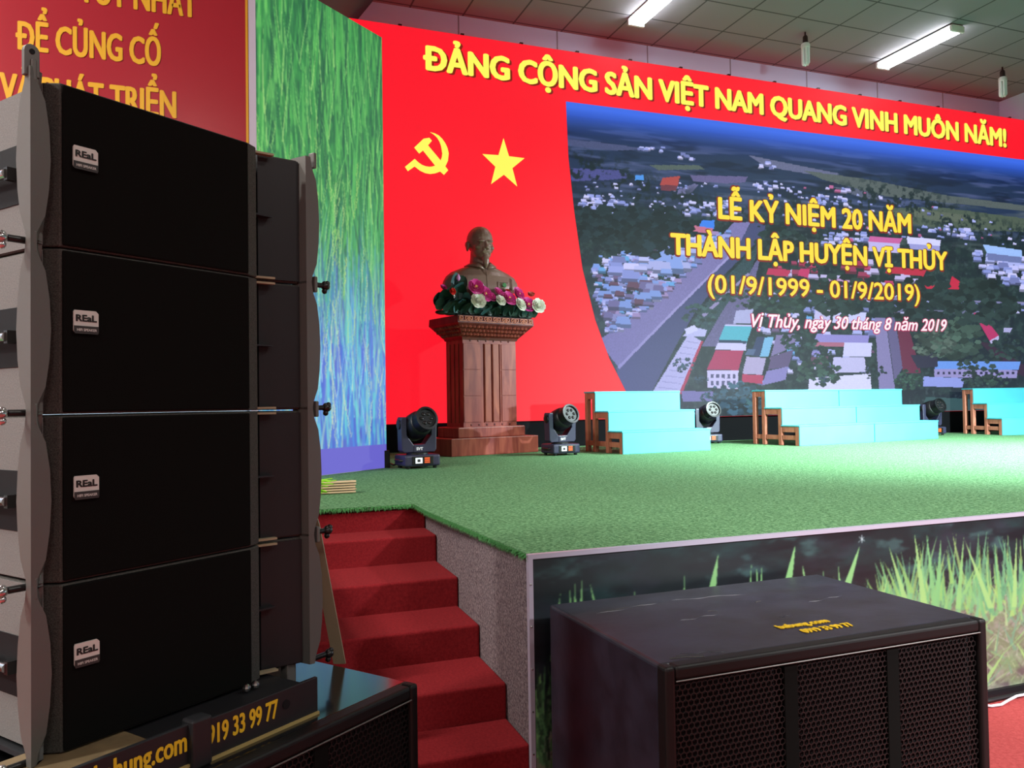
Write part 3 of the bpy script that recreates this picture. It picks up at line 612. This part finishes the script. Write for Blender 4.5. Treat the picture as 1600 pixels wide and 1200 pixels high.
co.prism(pol, .36, 1.26); co.box((x0, y0+.002, .315), (x1, y1, .36)); co.box((x0, y0+.002, 1.26), (x1, y1, 1.33))
co.build('column', 'mahogany', ped)
for a, b in ((.0, .32), (.71, 1.0)):
    for k in range(3): MB().box((x0+a*W_+.004, y0-.008, .37+k*.298), (x0+b*W_-.004, y0+.002, .37+(k+1)*.298-.006)).build('panel', 'mahogany', ped, .002)
for a, b in ((.40, .51), (.55, .66)): MB().box((x0+a*W_, y0-.010, .37), (x0+b*W_, y0+.002, 1.258)).build('fillet', 'fillet', ped, .003)
for z_ in (.337, 1.292):
    for k in range(6): MB().ball((x0+W_*(.14+.145*k), y0, z_), (.012, .006, .012), 8, 6).build('stud', 'mahoganydark', ped)
def ring(hw, ya, yb, z_): return [(cx-hw, ya, z_), (cx+hw, ya, z_), (cx+hw, yb, z_), (cx-hw, yb, z_)]
MB().loft([ring(.375, .10, .48, 1.30), ring(.385, .09, .49, 1.325), ring(.395, .08, .50, 1.335), ring(.50, -.03, .58, 1.455), ring(.52, -.045, .595, 1.475), ring(.52, -.045, .595, 1.485), ring(.515, -.04, .59, 1.555)]).build('capital', 'mahoganydark', ped)
cr = MB()
for r_ in range(3):
    for k in range(17):
        t = (r_+.5)/3; hw = .395+.105*t; u = (k+.5+(r_ % 2)*.5)/17.5; x = cx-hw+2*hw*u; y = .08-.11*t; z_ = 1.335+.12*t
        cr.add([(x-.026, y, z_), (x, y+.02, z_-.02), (x+.026, y, z_), (x, y-.02, z_+.02), (x+.004, y-.018, z_-.014)], [(0,1,4),(1,2,4),(2,3,4),(3,0,4)])
    for k in range(9):
        t = (r_+.5)/3; u = (k+.5+(r_ % 2)*.5)/9.5; ya = .08-.11*t; yb = .50+.08*t; y = ya+(yb-ya)*u; x = cx-.395-.105*t; z_ = 1.335+.12*t
        cr.add([(x, y-.026, z_), (x+.02, y, z_-.02), (x, y+.026, z_), (x-.02, y, z_+.02), (x-.018, y, z_-.014)], [(0,4,1),(1,4,2),(2,4,3),(3,4,0)])
cr.build('carved_scales', 'mahogany', ped)
kk = MB()
for k in range(16):
    x = cx-.50+k*.0627; z_ = 1.487; w_ = .052; t = .007; s_ = 1 if k % 2 else -1
    def seg(ax, az, bx, bz):
        X = lambda q: x+(q if s_ > 0 else w_-q)
        kk.box((min(X(ax), X(bx))-t/2, -.052, z_+min(az, bz)-t/2), (max(X(ax), X(bx))+t/2, -.044, z_+max(az, bz)+t/2))
    seg(0, .006, w_, .006); seg(w_, .006, w_, .056); seg(w_, .056, .012, .056); seg(.012, .056, .012, .022); seg(.012, .022, .036, .022); seg(.036, .022, .036, .040)
kk.build('meander_border', 'meander', ped)

bust = thing('bust', 'bronze coloured bust of a man with a goatee and collared jacket', 'statue', tuple(Vector((2.507, 8.548, S+1.555)) + Matrix.Rotation(PR, 3, 'Z') @ Vector((.585, .28, 0))), R(4))
bb = MB()
sec = [(0, .19, .15), (.12, .21, .15), (.22, .27, .16), (.31, .40, .18), (.345, .46, .19), (.38, .468, .19), (.43, .455, .185), (.49, .42, .175), (.54, .355, .16), (.58, .26, .145), (.615, .165, .13), (.65, .118, .118), (.72, .105, .115), (.80, .10, .11)]
bb.loft([[(rx*math.copysign(abs(math.cos(a))**.85, math.cos(a)), ry*math.copysign(abs(math.sin(a))**.85, math.sin(a))+(.02 if z_ > .5 else 0), z_) for a in [2*math.pi*i/40 for i in range(40)]] for z_, rx, ry in sec])
E_ = lambda c, r: bb.ball(c, r, 24, 16)
E_((0, .015, .925), (.148, .185, .165)); E_((0, -.045, .82), (.118, .135, .150)); E_((0, -.118, .715), (.058, .045, .045)); E_((0, -.06, .75), (.10, .11, .07))
for s in (-1, 1):
    E_((s*.054, -.158, .890), (.048, .026, .013)); E_((s*.084, -.118, .818), (.040, .044, .030)); E_((s*.056, -.149, .856), (.024, .017, .011))
    E_((s*.026, -.184, .800), (.020, .020, .014)); E_((s*.152, .02, .850), (.016, .036, .060)); E_((s*.158, .03, .872), (.014, .038, .036))
    bb.tube([(0, -.186, .775), (s*.035, -.178, .768), (s*.064, -.150, .742)], [.010, .013, .005], 8)
bb.tube([(0, -.168, .885), (0, -.185, .85), (0, -.208, .815), (0, -.205, .797)], [.013, .018, .026, .018], 10)
E_((0, -.172, .748), (.038, .016, .008)); E_((0, -.168, .730), (.032, .016, .009))
bb.tube([(0, -.150, .708), (0, -.165, .67), (0, -.168, .62), (0, -.160, .575)], [.044, .040, .030, .008], 12)
# jacket folds at the arm cuts
for s in (-1, 1):
    bb.tube([(s*.30, -.085, .52), (s*.33, -.150, .45), (s*.325, -.170, .33)], [.010, .014, .012], 8)
me = bpy.data.meshes.new('figure'); me.from_pydata(bb.v, [], bb.f); me.update()
bo = link('figure', me, 'bronze', bust)
rm = bo.modifiers.new('union', 'REMESH'); rm.mode = 'VOXEL'; rm.voxel_size = .006; rm.use_smooth_shade = True
sm = bo.modifiers.new('smooth', 'SMOOTH'); sm.factor = .5; sm.iterations = 2
for s in (-1, 1):
    MB().loft([[(s*.012, -.135, .625), (s*.075, -.125, .655), (s*.122, -.05, .655), (s*.128, .05, .655), (s*.09, .12, .655), (0, .14, .655)], [(s*.018, -.165, .562), (s*.085, -.175, .585), (s*.175, -.075, .612), (s*.185, .06, .622), (s*.125, .16, .63), (0, .185, .634)]], caps=False, closed=False).build('collar', 'bronze', bust, smooth=60)
sd = bust.children
for o in [x for x in bpy.data.objects if x.parent == bust and x.name.startswith('collar')]:
    m_ = o.modifiers.new('thickness', 'SOLIDIFY'); m_.thickness = .008
MB().tube([(.004, -.152, .565), (.006, -.172, .50), (.006, -.187, .42), (.006, -.196, .33)], [.005, .006, .006, .006], 8).build('button_placket', 'bronze', bust, smooth=60)
MB().box((.14, -.193, .415), (.27, -.160, .425)).box((.138, -.195, .325), (.146, -.165, .42)).build('pocket', 'bronze', bust, .003)
MB().lathe([(.001, .006), (.020, .006), (.028, 0), (.001, 0)], 18, Matrix.Translation((.215, -.196, .385)) @ Matrix.Rotation(R(90), 4, 'X')).build('badge', 'greenpin', bust)

# flowers: positions on the pedestal top (x along its front, z above the cap)
fl = thing('flower_arrangement', 'pink and white artificial flowers laid in front of the bust', 'flowers', (2.507, 8.548, S+1.555), PR)
def petal(mb, M_, l, w_, cup, n_=4):
    vs = []; fs = []
    for i in range(n_+1):
        t = i/n_; ww = w_*math.sin(math.pi*min(1, .12+.80*t))**.7
        for j in range(5):
            s_ = (j-2)/2; vs.append((s_*ww/2, t*l*(1-.25*cup*t), cup*l*(t*t*.75+.15*s_*s_)))
    for i in range(n_):
        for j in range(4): fs.append((i*5+j, i*5+j+1, i*5+j+6, i*5+j+5))
    mb.add(vs, fs, M_)
def bloom(name, x, y, z_, r_, m, centre='centre', tilt=65, layers=((7, 1.0, .35), (6, .78, .7), (5, .55, 1.1), (4, .34, 1.5))):
    B = Matrix.Translation((x, y, z_)) @ Matrix.Rotation(R(tilt+random.uniform(-12, 12)), 4, 'X') @ Matrix.Rotation(random.uniform(-.3, .3), 4, 'Y')
    mb = MB()
    for q, (k, sc, cup) in enumerate(layers):
        for i in range(k):
            petal(mb, B @ Matrix.Translation((0, 0, .004*q)) @ Matrix.Rotation(2*math.pi*i/k+q*.45+random.uniform(-.1, .1), 4, 'Z'), r_*sc, r_*sc*1.05, cup)
    o = mb.build(name, m, fl, smooth=60)
    if centre:
        MB().ball((0, 0, r_*.25), (r_*.2, r_*.2, r_*.18), 10, 7, B).build('flower_centre', centre, o)
    return o
def FX(px, py): return .0656+(px-345)*.001304, .058+(1010-py)*.001113
for px, py, r_ in ((510,785,66), (595,850,66), (668,868,46), (750,822,50), (845,880,68), (960,822,64), (1065,922,64)):
    x, z_ = FX(px, py); bloom('pink_peony', x, -.07+random.uniform(-.015, .015), z_, r_*.00158, 'pink')
for px, py, r_ in ((515,922,66), (745,905,50), (955,932,60), (1155,930,66)):
    x, z_ = FX(px, py); bloom('white_rose', x, -.11, z_, r_*.00150, 'rose', None, 78, ((7, 1, .3), (6, .82, .55), (6, .64, .9), (5, .45, 1.3), (4, .28, 1.6)))
x, z_ = FX(235, 802); bloom('pink_peony', x, .02, z_, .05, 'pink', None)
x, z_ = FX(302, 832); bloom('red_flower', x, -.02, z_, .05, 'redpetal')
x, z_ = FX(885, 800); bloom('red_flower', x, .0, z_, .05, 'redpetal')
x, z_ = FX(1140, 815); bloom('coral_flower', x, .0, z_, .055, 'coral', None, 40, ((9, 1, .9), (7, .7, 1.2)))
for px, py, h, m in ((370,690,.085,'palepink'), (615,755,.075,'palepink'), (700,830,.07,'palepink'), (1035,812,.07,'rose'), (322,876,.06,'rose')):
    x, z_ = FX(px, py); MB().lathe([(.001, -h*.5), (h*.24, -h*.25), (h*.28, 0), (h*.17, h*.3), (.001, h*.55)], 12, Matrix.Translation((x, -.01, z_))).build('bud', m, fl, smooth=60)
    MB().tube([(x, -.01, z_-h*.45), (x+.01, .02, .03)], .006, 6).build('stem', 'leaf', fl)
def leafmesh(x, y, z_, l, w_, az, el, m, name='leaf'):
    mb = MB(); petal(mb, Matrix.Translation((x, y, z_)) @ Matrix.Rotation(az, 4, 'Z') @ Matrix.Rotation(el, 4, 'X'), l, w_, -.35, 5)
    return mb.build(name, m, fl, smooth=60)
for px, py in ((260,880), (240,940), (300,960), (350,800), (400,770), (430,780), (330,780), (420,860), (370,900), (460,960), (1180,990), (1140,1040), (1200,960), (620,950), (680,960), (830,960), (560,980), (1040,1000)):
    x, z_ = FX(px, py); leafmesh(x, .02, max(z_-.02, .05), random.uniform(.12, .17), random.uniform(.09, .13), random.uniform(-.6, .6)+math.pi, 1.2+random.uniform(-.4, .5), random.choice(['leaf', 'leaf', 'tealleaf']))
mb = MB()
for k in range(13):
    x = -.05+k*.096; mb.ball((x, .09+random.uniform(-.015, .015), .034), (.085, .06, random.uniform(.025, .033)), 10, 8)
mb.build('flower_base', 'leaf', fl, smooth=60)
for k in range(70):
    x = -.14+1.30*(k % 35+.5)/35+random.uniform(-.02, .02); hi = k >= 35
    leafmesh(x, random.uniform(.0, .03)+.03*hi, random.uniform(.02, .05)+.05*hi, random.uniform(.12, .16), random.uniform(.09, .13), math.pi+random.uniform(-.5, .5), random.uniform(.75, 1.5), random.choice(['leaf', 'leaf', 'leaf', 'leaf', 'tealleaf']))

# ================================================================== moving-head lights
def moving_head():
    t = thing('moving_head_light', '', 'stage light')
    MB().box((-.17, -.14, .022), (.17, .14, .125)).build('base', 'lightbody', t, .018, seg=3)
    for sx in (-1, 1):
        for sy in (-1, 1): MB().lathe([(.018, 0), (.02, .024)], 10, Matrix.Translation((sx*.13, sy*.10, 0))).build('foot', 'knob', t)
        MB().tube([(sx*.165, -.07, .075), (sx*.19, -.06, .075), (sx*.19, .06, .075), (sx*.165, .07, .075)], .010, 8).build('handle', 'knob', t)
    pb = MB().box((-.105, -.146, .038), (.10, -.138, .112)).build('control_panel', 'knob', t, .006)
    MB().box((-.075, -.149, .050), (-.010, -.145, .100)).build('display', 'display', pb)
    MB().box((-.058, -.151, .062), (-.030, -.148, .088)).build('display_mark', 'badgedark', pb)
    for k in range(3): MB().box((.012, -.150, .052+k*.018), (.062, -.145, .065+k*.018)).build('button', 'amber', pb)
    MB().lathe([(.10, .125), (.10, .14), (.07, .145)], 24).build('turntable', 'knob', t, smooth=40)
    MB().prism([(-.168,.165),(-.15,.143),(.15,.143),(.168,.165),(.175,.44),(.165,.465),(.125,.465),(.118,.46),(.118,.30),(.055,.215),(-.055,.215),(-.118,.30),(-.118,.46),(-.125,.465),(-.165,.465),(-.175,.44)], -.055, .055, XZ).build('yoke', 'lightbody', t, .008)
    MB().prism([(-.055,.147),(.055,.147),(.05,.205),(-.05,.205)], .054, .060, XZ).build('label_plate', 'lightbody', t, .002)
    lettering('label_lettering', [('SVT', -.033, .033, .163, .028)], 'ledlabel', t, ((0, -.061, 0), (1, 0, 0), (0, 0, 1), (0, -1, 0)), .003)
    for s in (-1, 1): MB().lathe([(.045, .0), (.045, .012), (.03, .018)], 18, Matrix.Translation((s*.172, 0, .40)) @ Matrix.Rotation(s*R(90), 4, 'Y')).build('tilt_hub', 'knob', t, smooth=40)
    H = Matrix.Translation((0, 0, .385)) @ Matrix.Rotation(R(6), 4, 'Z') @ Matrix.Rotation(R(70), 4, 'X') @ Matrix.Diagonal((1.12, 1.12, 1, 1))
    hd = MB().lathe([(.05, -.17), (.085, -.155), (.105, -.10), (.112, -.02), (.108, .06), (.098, .10), (.092, .105), (.092, .20), (.086, .205), (.082, .19)], 32, H).build('lamp_head', 'lampbarrel', t, smooth=40)
    MB().lathe([(.093, .19), (.097, .195), (.097, .212), (.080, .214), (.074, .196)], 32, H).build('lens_rim', 'lampbarrel', hd, smooth=40)
    MB().lathe([(.001, .196), (.05, .192), (.080, .182), (.080, .178), (.001, .178)], 28, H).build('lens', 'lens', hd, smooth=60)
    g = MB()
    for k in range(6): g.ball((.042*math.cos(k*1.047), .042*math.sin(k*1.047), .197), (.016, .016, .010), 10, 6, H)
    g.build('lens_facets', 'lens', hd, smooth=60)
    return t
mh = moving_head()
spots = [((1.80, 7.28), R(8), 'moving head light left of the pedestal, nearest the rice-field screen'), ((3.64, 8.20), R(8), 'moving head light just right of the pedestal'),
         ((6.27, 9.30), R(-10), 'moving head light behind the right end of the single blue steps'), ((10.22, 9.28), R(-5), 'moving head light peeking over the right end of the double-width blue steps')]
for i, ((x, y), a, lab) in enumerate(spots):
    o = mh if i == 0 else copy_tree(mh)
    o.location = (x, y, S); o.rotation_euler = (0, 0, a); tag(o, lab, 'stage light', 'moving head lights on the stage')
cb = MB().tube([(1.66, 7.46, S+.03), (1.64, 7.55, S+.012), (1.66, 7.75, S+.01), (1.58, 8.6, S+.01)], .008, 8).build('power_cable', 'cable')
tag(cb, 'black power cable running behind the moving head light by the rice-field screen', 'cable')

# ================================================================== blue step units
def riser(w_, label, x, y, a, first=None):
    t = thing('step_unit', label, 'steps', (x, y, S), a, 'blue wooden step units on the stage')
    hs = (.235, .455, .68); DD = (.272, .272, .225); Y0 = (0, .272, .544)
    for k, h in enumerate(hs):
        y0 = Y0[k]; D_ = DD[k]; zb = hs[k-1] if k else 0.0
        MB().box((.0, y0-.008, zb+(.004 if k else .0)), (w_, y0+.008, h)).build('riser_board', 'blue', t, .004)
        MB().box((-.01, y0-.012, h), (w_+.005, y0+D_+(.012 if k < 2 else .0), h+.016)).build('tread', 'blue', t, .003)
        for s in (0, 1):
            xa = .0 if s == 0 else w_-.05
            MB().box((xa, y0+.010, 0), (xa+.05, y0+.062, h-.001)).build('post', 'frame', t, .003)
            if k == 2: MB().box((xa, y0+D_-.055, 0), (xa+.05, y0+D_-.003, h-.001)).build('post', 'frame', t, .003)
            MB().box((xa+.004, y0+.060, h-.07), (xa+.046, y0+D_-.001, h-.002)).build('side_rail', 'frame', t)
            MB().box((xa+.006, y0+.060, .07), (xa+.044, y0+D_-.001, .125)).build('side_rail', 'frame', t)
    return t
riser(1.215, 'single pale blue three-step unit right of the pedestal', 4.246, 7.895, R(6))
riser(1.37, 'blue three-step unit forming the left half of the double-width steps', 6.778, 8.08, R(8))
riser(1.31, 'blue three-step unit forming the right half of the double-width steps', 6.778+1.385*math.cos(R(8)), 8.08+1.385*math.sin(R(8)), R(8))
riser(1.40, 'deeper blue three-step unit cut off by the right edge of the photo', 10.86, 8.60, R(-9))

# bundle of sticks on the turf
bt = thing('stick_bundle', 'short bundle of pale sticks bound with lime green fibre, lying on the turf', 'bundle', (.92, 5.40, S), R(-3))
for r_ in range(5):
    for k in range(5):
        MB().tube([(-.42, .013*k+random.uniform(-.002, .002), .010+.0165*r_), (random.uniform(-.012, .004), .013*k, .010+.0165*r_)], .0062, 6).build('stick', 'stick', bt)
lm = MB()
for _ in range(120):
    y_, z_ = random.uniform(-.012, .066), random.uniform(.004, .092); x_ = random.uniform(-.36, -.19)
    lm.tube([(x_, y_, z_), (x_+random.uniform(.03, .09), y_+random.uniform(-.008, .008), max(.004, z_+random.uniform(-.012, .012)))], .004, 5)
tag(lm.build('green_fibre', 'lime', bt), kind='stuff')

# ================================================================== subwoofers
def hexgrid(mb, x0, x1, z0, z1, y, r_=.0108, wire=.0021, dep=.005):
    px_ = r_*math.sqrt(3); pz = r_*1.5; j = 0; z_ = z0+r_
    while z_ < z1-r_*.5:
        x = x0+px_/2+(px_/2 if j % 2 else 0)
        while x < x1-px_*.4:
            A = [(x+r_*math.sin(k*math.pi/3), y, z_+r_*math.cos(k*math.pi/3)) for k in range(6)]; q = (r_-wire)/r_
            B = [(x+(a[0]-x)*q, y, z_+(a[2]-z_)*q) for a in A]; C = [(b[0], y+dep, b[2]) for b in B]
            mb.add(A+B+C, [(k, (k+1) % 6, 6+(k+1) % 6, 6+k) for k in range(6)]+[(6+k, 6+(k+1) % 6, 12+(k+1) % 6, 12+k) for k in range(6)])
            x += px_
        z_ += pz; j += 1
def subwoofer(w_, d_, h, label, loc, rz, topmat, name='subwoofer'):
    t = thing(name, label, 'speaker', loc, rz, 'bass speakers on the hall floor')
    b0 = .03
    cab = MB().box((0, .035, b0), (w_, d_, h)).build('cabinet', topmat, t, .012, seg=3)
    m = MB()
    fw = .035
    m.box((0, 0, b0), (fw, .05, h)); m.box((w_-fw, 0, b0), (w_, .05, h)); m.box((fw, 0, h-.04), (w_-fw, .05, h)); m.box((fw, 0, b0), (w_-fw, .05, b0+.04))
    m.build('front_frame', 'frontblack', t, .010, seg=3)
    MB().box((fw, .034, b0+.04), (w_-fw, .040, h-.04)).build('driver_board', 'black', t)
    iw = (w_-2*fw); b1 = fw+iw*.345; b2 = fw+iw*.685
    for k, (xa, xb) in enumerate(((fw, b1-.025), (b1+.025, b2-.02), (b2+.02, w_-fw))):
        g = MB(); hexgrid(g, xa, xb, b0+.045, h-.045, .012); g.build('grille', 'hexm', t)
    for xb in (b1, b2): MB().box((xb-.024, .010, b0+.04), (xb+.024, .034, h-.04)).build('divider', 'grille', t)
    MB().tube([(fw, -.001, h-.041), (w_-fw, -.001, h-.041)], .0022, 6).build('piping', 'plate', t)
    for x in (.12, w_-.12):
        for y in (.12, d_-.12): MB().lathe([(.03, 0), (.034, .008), (.034, .022), (.03, b0)], 12, Matrix.Translation((x, y, 0))).build('foot', 'knob', t)
    return t
sr = subwoofer(1.255, .80, .70, 'wide black bass speaker under a vinyl cover in front of the stage skirt', (1.197, 2.0, 0), R(.8), 'vinyl')
wr = MB()
for x0, y0, x1, y1 in ((.08, .60, .42, .66), (.42, .66, .78, .63), (.10, .10, .26, .06), (.86, .42, 1.08, .46), (.30, .40, .50, .43), (.64, .30, .70, .31)):
    q = [(x0+(x1-x0)*t/8, y0+(y1-y0)*t/8+.008*math.sin(t*1.7), .6985) for t in range(9)]; wr.tube(q, [.0005]+[.0035]*7+[.0005], 6)
wr.build('wrinkle', 'vinyl', sr, smooth=60)
sc_ = MB()
for x0, y0, x1, y1, r_ in ((.06, .07, .16, .045, .0022), (.09, .085, .17, .06, .0014), (.14, .62, .30, .64, .0012), (.70, .50, .73, .51, .002), (.47, .47, .50, .46, .0016)):
    sc_.tube([(x0, y0, .7003), ((x0+x1)/2, (y0+y1)/2+.006, .7003), (x1, y1, .7003)], r_, 5)
tag(sc_.build('scuff', 'foam', sr), kind='stuff')
lettering('painted_lettering', [('babung.com', .55, .755, .180, .040), ('0919 33 99 77', .59, .795, .110, .040)], 'yellowpaint', sr, ((0, 0, .7005), (1, 0, 0), (0, 1, 0), (0, 0, 1)), .002)
AR = R(36.4)
EX = Vector((math.cos(AR), math.sin(AR), 0)); EYv = Vector((-math.sin(AR), math.cos(AR), 0))
sl_o = Vector((.60, 2.446, 0)) - EX*1.20
subwoofer(1.20, .78, .60, 'glossy black bass speaker underneath the stacked speakers', tuple(sl_o), AR, 'subtop')

# ================================================================== line array stack
A0 = Vector((-.324, 2.066, 0))
def arr(z_): return (A0.x, A0.y, z_)
BH = .3765
def array_box():
    t = thing('array_speaker', '', 'speaker')
    cab = MB().prism([(-.004, .034), (.021, .002), (.543, .002), (.586, .018), (.592, .12), (.618, .12), (.622, .062), (.744, .022), (.744, .45), (-.004, .45)], 0, BH).build('cabinet', 'foam', t, .004)
    MB().box((-.0065, .03, .004), (-.0045, .448, BH-.004)).build('lit_side_skin', 'cabside_lit', t)  # added sheet, coloured paler than the cabinet for the hall light falling here
    MB().box((.023, -.004, .004), (.541, .004, BH-.004)).build('grille', 'grille', t, .004)
    MB().prism([(.622, .056), (.742, .016), (.742, .022), (.622, .062)], .006, BH-.006).build('horn_flare', 'horn', t)
    MB().prism([(.590, .030), (.650, .026), (.650, .056), (.594, .118)], BH*.5-.003, BH*.5+.002).build('horn_fin', 'horn', t)
    for z0 in (.003, BH-.009): MB().prism([(.588, .038), (.652, .018), (.655, .036), (.590, .06)], z0, z0+.006).build('latch_bar', 'brace', t)
    # badge
    bd = MB().prism([(.046, .188), (.100, .188), (.102, .192), (.102, .232), (.096, .238), (.046, .238), (.044, .234), (.044, .192)], .006, .010, XZ).build('badge', 'badge', t)
    MB().prism([(.046, .184), (.100, .184), (.102, .188), (.102, .202), (.044, .202), (.044, .188)], .0102, .0112, XZ).build('badge_band', 'badgedark', bd)
    PLb = ((0, -.0102, 0), (1, 0, 0), (0, 0, 1), (0, -1, 0))
    lettering('badge_lettering', [('REaL', .048, .098, .212, .016)], 'ink', bd, PLb, .0012, .0004, step=.00005)
    lettering('badge_small_print', [('HIFI SPEAKER', .050, .097, .190, .006)], 'badge', bd, PLb, .0003, .0014, step=.00005)
    # steel side plates (left one faces the camera)
    for s, xo in ((0, -.004), (1, .744)):
        d = -1 if s == 0 else 1
        prof = [(.0, .012, .016), (.022, .016, .018), (.062, .034, .040), (.12, .042, .052), (BH/2, .046, .058), (BH-.12, .043, .052), (BH-.058, .034, .040), (BH-.022, .018, .022), (BH+.010, .012, .016)]
        rings = []
        for z_, wd, dp in prof:
            xe = xo+d*.050; xi = xe-d*wd
            if s: xi = xo+.002; xe = xo+.006+wd
            rings.append([(xi, -.012, z_), (xe, -.016, z_), (xe+d*.002, -.016+dp, z_), (xo+d*.012, -.008+dp, z_), (xo-d*.0, .05, z_), (xo-d*.0, .035, z_)])
        pl = MB().loft(rings).build('rigging_plate', 'plate', t, smooth=25)
        MB().box((xo+d*.040-.006, -.014, BH-.02), (xo+d*.040+.006, .010, BH+.028)).build('link_tongue', 'plate', pl, .003)
        kx = xo+d*.040
        pin = MB().tube([(kx, .012, .004), (kx+d*.045, .012, .004)], .008, 10).build('locking_pin', 'knob', pl, smooth=40)
        k_ = MB(); k_.ball((kx+d*.060, .010, .003), (.016, .014, .013), 12, 8)
        for q in range(3): k_.ball((kx+d*(.060+.008*math.cos(q*2.1)), .010, .003+.016*math.sin(q*2.1+.6)), .009, 8, 6)
        k_.build('pin_knob', 'chrome' if s == 0 else 'knob', pin, smooth=60)
    # recessed carrying handle on the left side
    hp = MB().box((-.0085, .13, .11), (-.0062, .30, .25)).build('handle_recess', 'black', t, .001)
    for y_ in (.145, .285): MB().box((-.030, y_-.008, .165), (-.008, y_+.008, .195)).build('handle_mount', 'knob', hp)
    MB().tube([(-.028, .145, .18), (-.028, .285, .18)], .011, 10).build('handle_bar', 'chrome', hp, smooth=40)
    return t
ab = array_box()
labs = ['top black array speaker of the four-high stack, with the lifting lug above it', 'second black array speaker from the top of the stack', 'third black array speaker from the top of the stack', 'bottom black array speaker resting on the lettered rigging frame']
BZ = [.680+.380*k for k in (3, 2, 1, 0)]
for i in range(4):
    o = ab if i == 0 else copy_tree(ab)
    o.location = arr(BZ[i]); o.rotation_euler = (0, 0, AR); tag(o, labs[i], 'speaker', 'stacked array speakers')
lug = MB()
lp = [(-.017, -.01)]+[(.017*math.cos(R(a)), .045+.017*math.sin(R(a))) for a in range(180, -1, -20)]+[(.017, -.01)]
lug.prism(lp[::-1], -.006, .006, Matrix.Translation((-.046, -.002, BH)) @ XZ)
lo = lug.build('lifting_lug', 'plate', ab, .002)
MB().lathe([(.006, -.0075), (.006, .0075)], 12, Matrix.Translation((-.046, -.002, BH+.045)) @ Matrix.Rotation(R(90), 4, 'X')).build('lug_hole', 'black', lo)

rig = thing('rigging_frame', 'black rigging frame with yellow web address and phone number under the stack', 'frame', arr(.60), AR)
MB().box((-.02, -.13, .062), (.635, .42, .074)).build('deck_plate', 'horn', rig)
MB().box((-.10, -.128, .0742), (.17, .08, .0785)).build('deck_board', 'tan', rig)
for xa, xb, z0, z1 in ((-.40, .236, .012, .106), (.276, .638, .004, .100)):
    MB().box((xa, -.158, z0), (xb, -.146, z1)).build('front_bar', 'horn', rig, .002)
    MB().box((xa, -.164, z0-.004), (xb, -.144, z0+.003)).build('brass_edge', 'goldstrip', rig)
MB().box((.230, -.176, .0), (.284, -.130, .116)).build('front_post', 'horn', rig, .006)
for y_ in (-.13, .38): MB().box((-.02, y_, .0), (.635, y_+.04, .062)).build('cross_beam', 'horn', rig)
MB().lathe([(.012, -.1605), (.012, -.1455)], 18, Matrix(((1,0,0,.525),(0,0,1,0),(0,-1,0,.060),(0,0,0,1)))).build('bolt_hole', 'black', rig)
PLr = ((0, -.1585, 0), (1, 0, 0), (0, 0, 1), (0, -1, 0))
lettering('web_lettering', [('bahung.com', .002, .226, .046, .050)], 'yellowpaint', rig, PLr, .0018, .0006, step=.00005)
lettering('phone_lettering', [('0919 33 99 77', .262, .497, .036, .048)], 'yellowpaint', rig, PLr, .0018, .0006, step=.00005)
for x in (.50, .53): MB().ball((x, -.03, .088), .012, 10, 7).build('bolt', 'chrome', rig)
MB().box((.700, .035, .0), (.735, .065, .10)).build('clevis', 'plate', rig, .003)
sv = Vector((.545, -.838, 0)); p0 = Vector((.978, .10, 0)); p1 = Vector((.868, .10, .47)); p2 = Vector((.80, .14, .74)); tn = Vector((.838, .545, 0))*.008
MB().loft([[tuple(p-sv*w_), tuple(p+sv*w_), tuple(p+sv*w_+tn), tuple(p-sv*w_+tn)] for p, w_ in ((p0, .020), (p1, .020), (p2, .019))]).build('support_strut', 'brace', rig)

# cable at the foot of the skirt, right of the covered bass speaker
t = MB().tube([(2.6, 2.84, .012), (3.1, 2.85, .012), (3.45, 2.835, .014), (3.8, 2.85, .012), (5.2, 2.84, .012)], .010, 8).build('floor_cable', 'cable')
tag(t, 'black cable lying along the foot of the grass skirt', 'cable')
t = MB().tube([(3.36, 2.82, .012), (3.40, 2.79, .010), (3.46, 2.785, .010), (3.52, 2.80, .014), (3.60, 2.815, .02), (3.85, 2.825, .014), (5.0, 2.82, .010)], .006, 8).build('white_cable', 'whitecable')
tag(t, 'white cable curling out beside the black one at the skirt foot', 'cable')
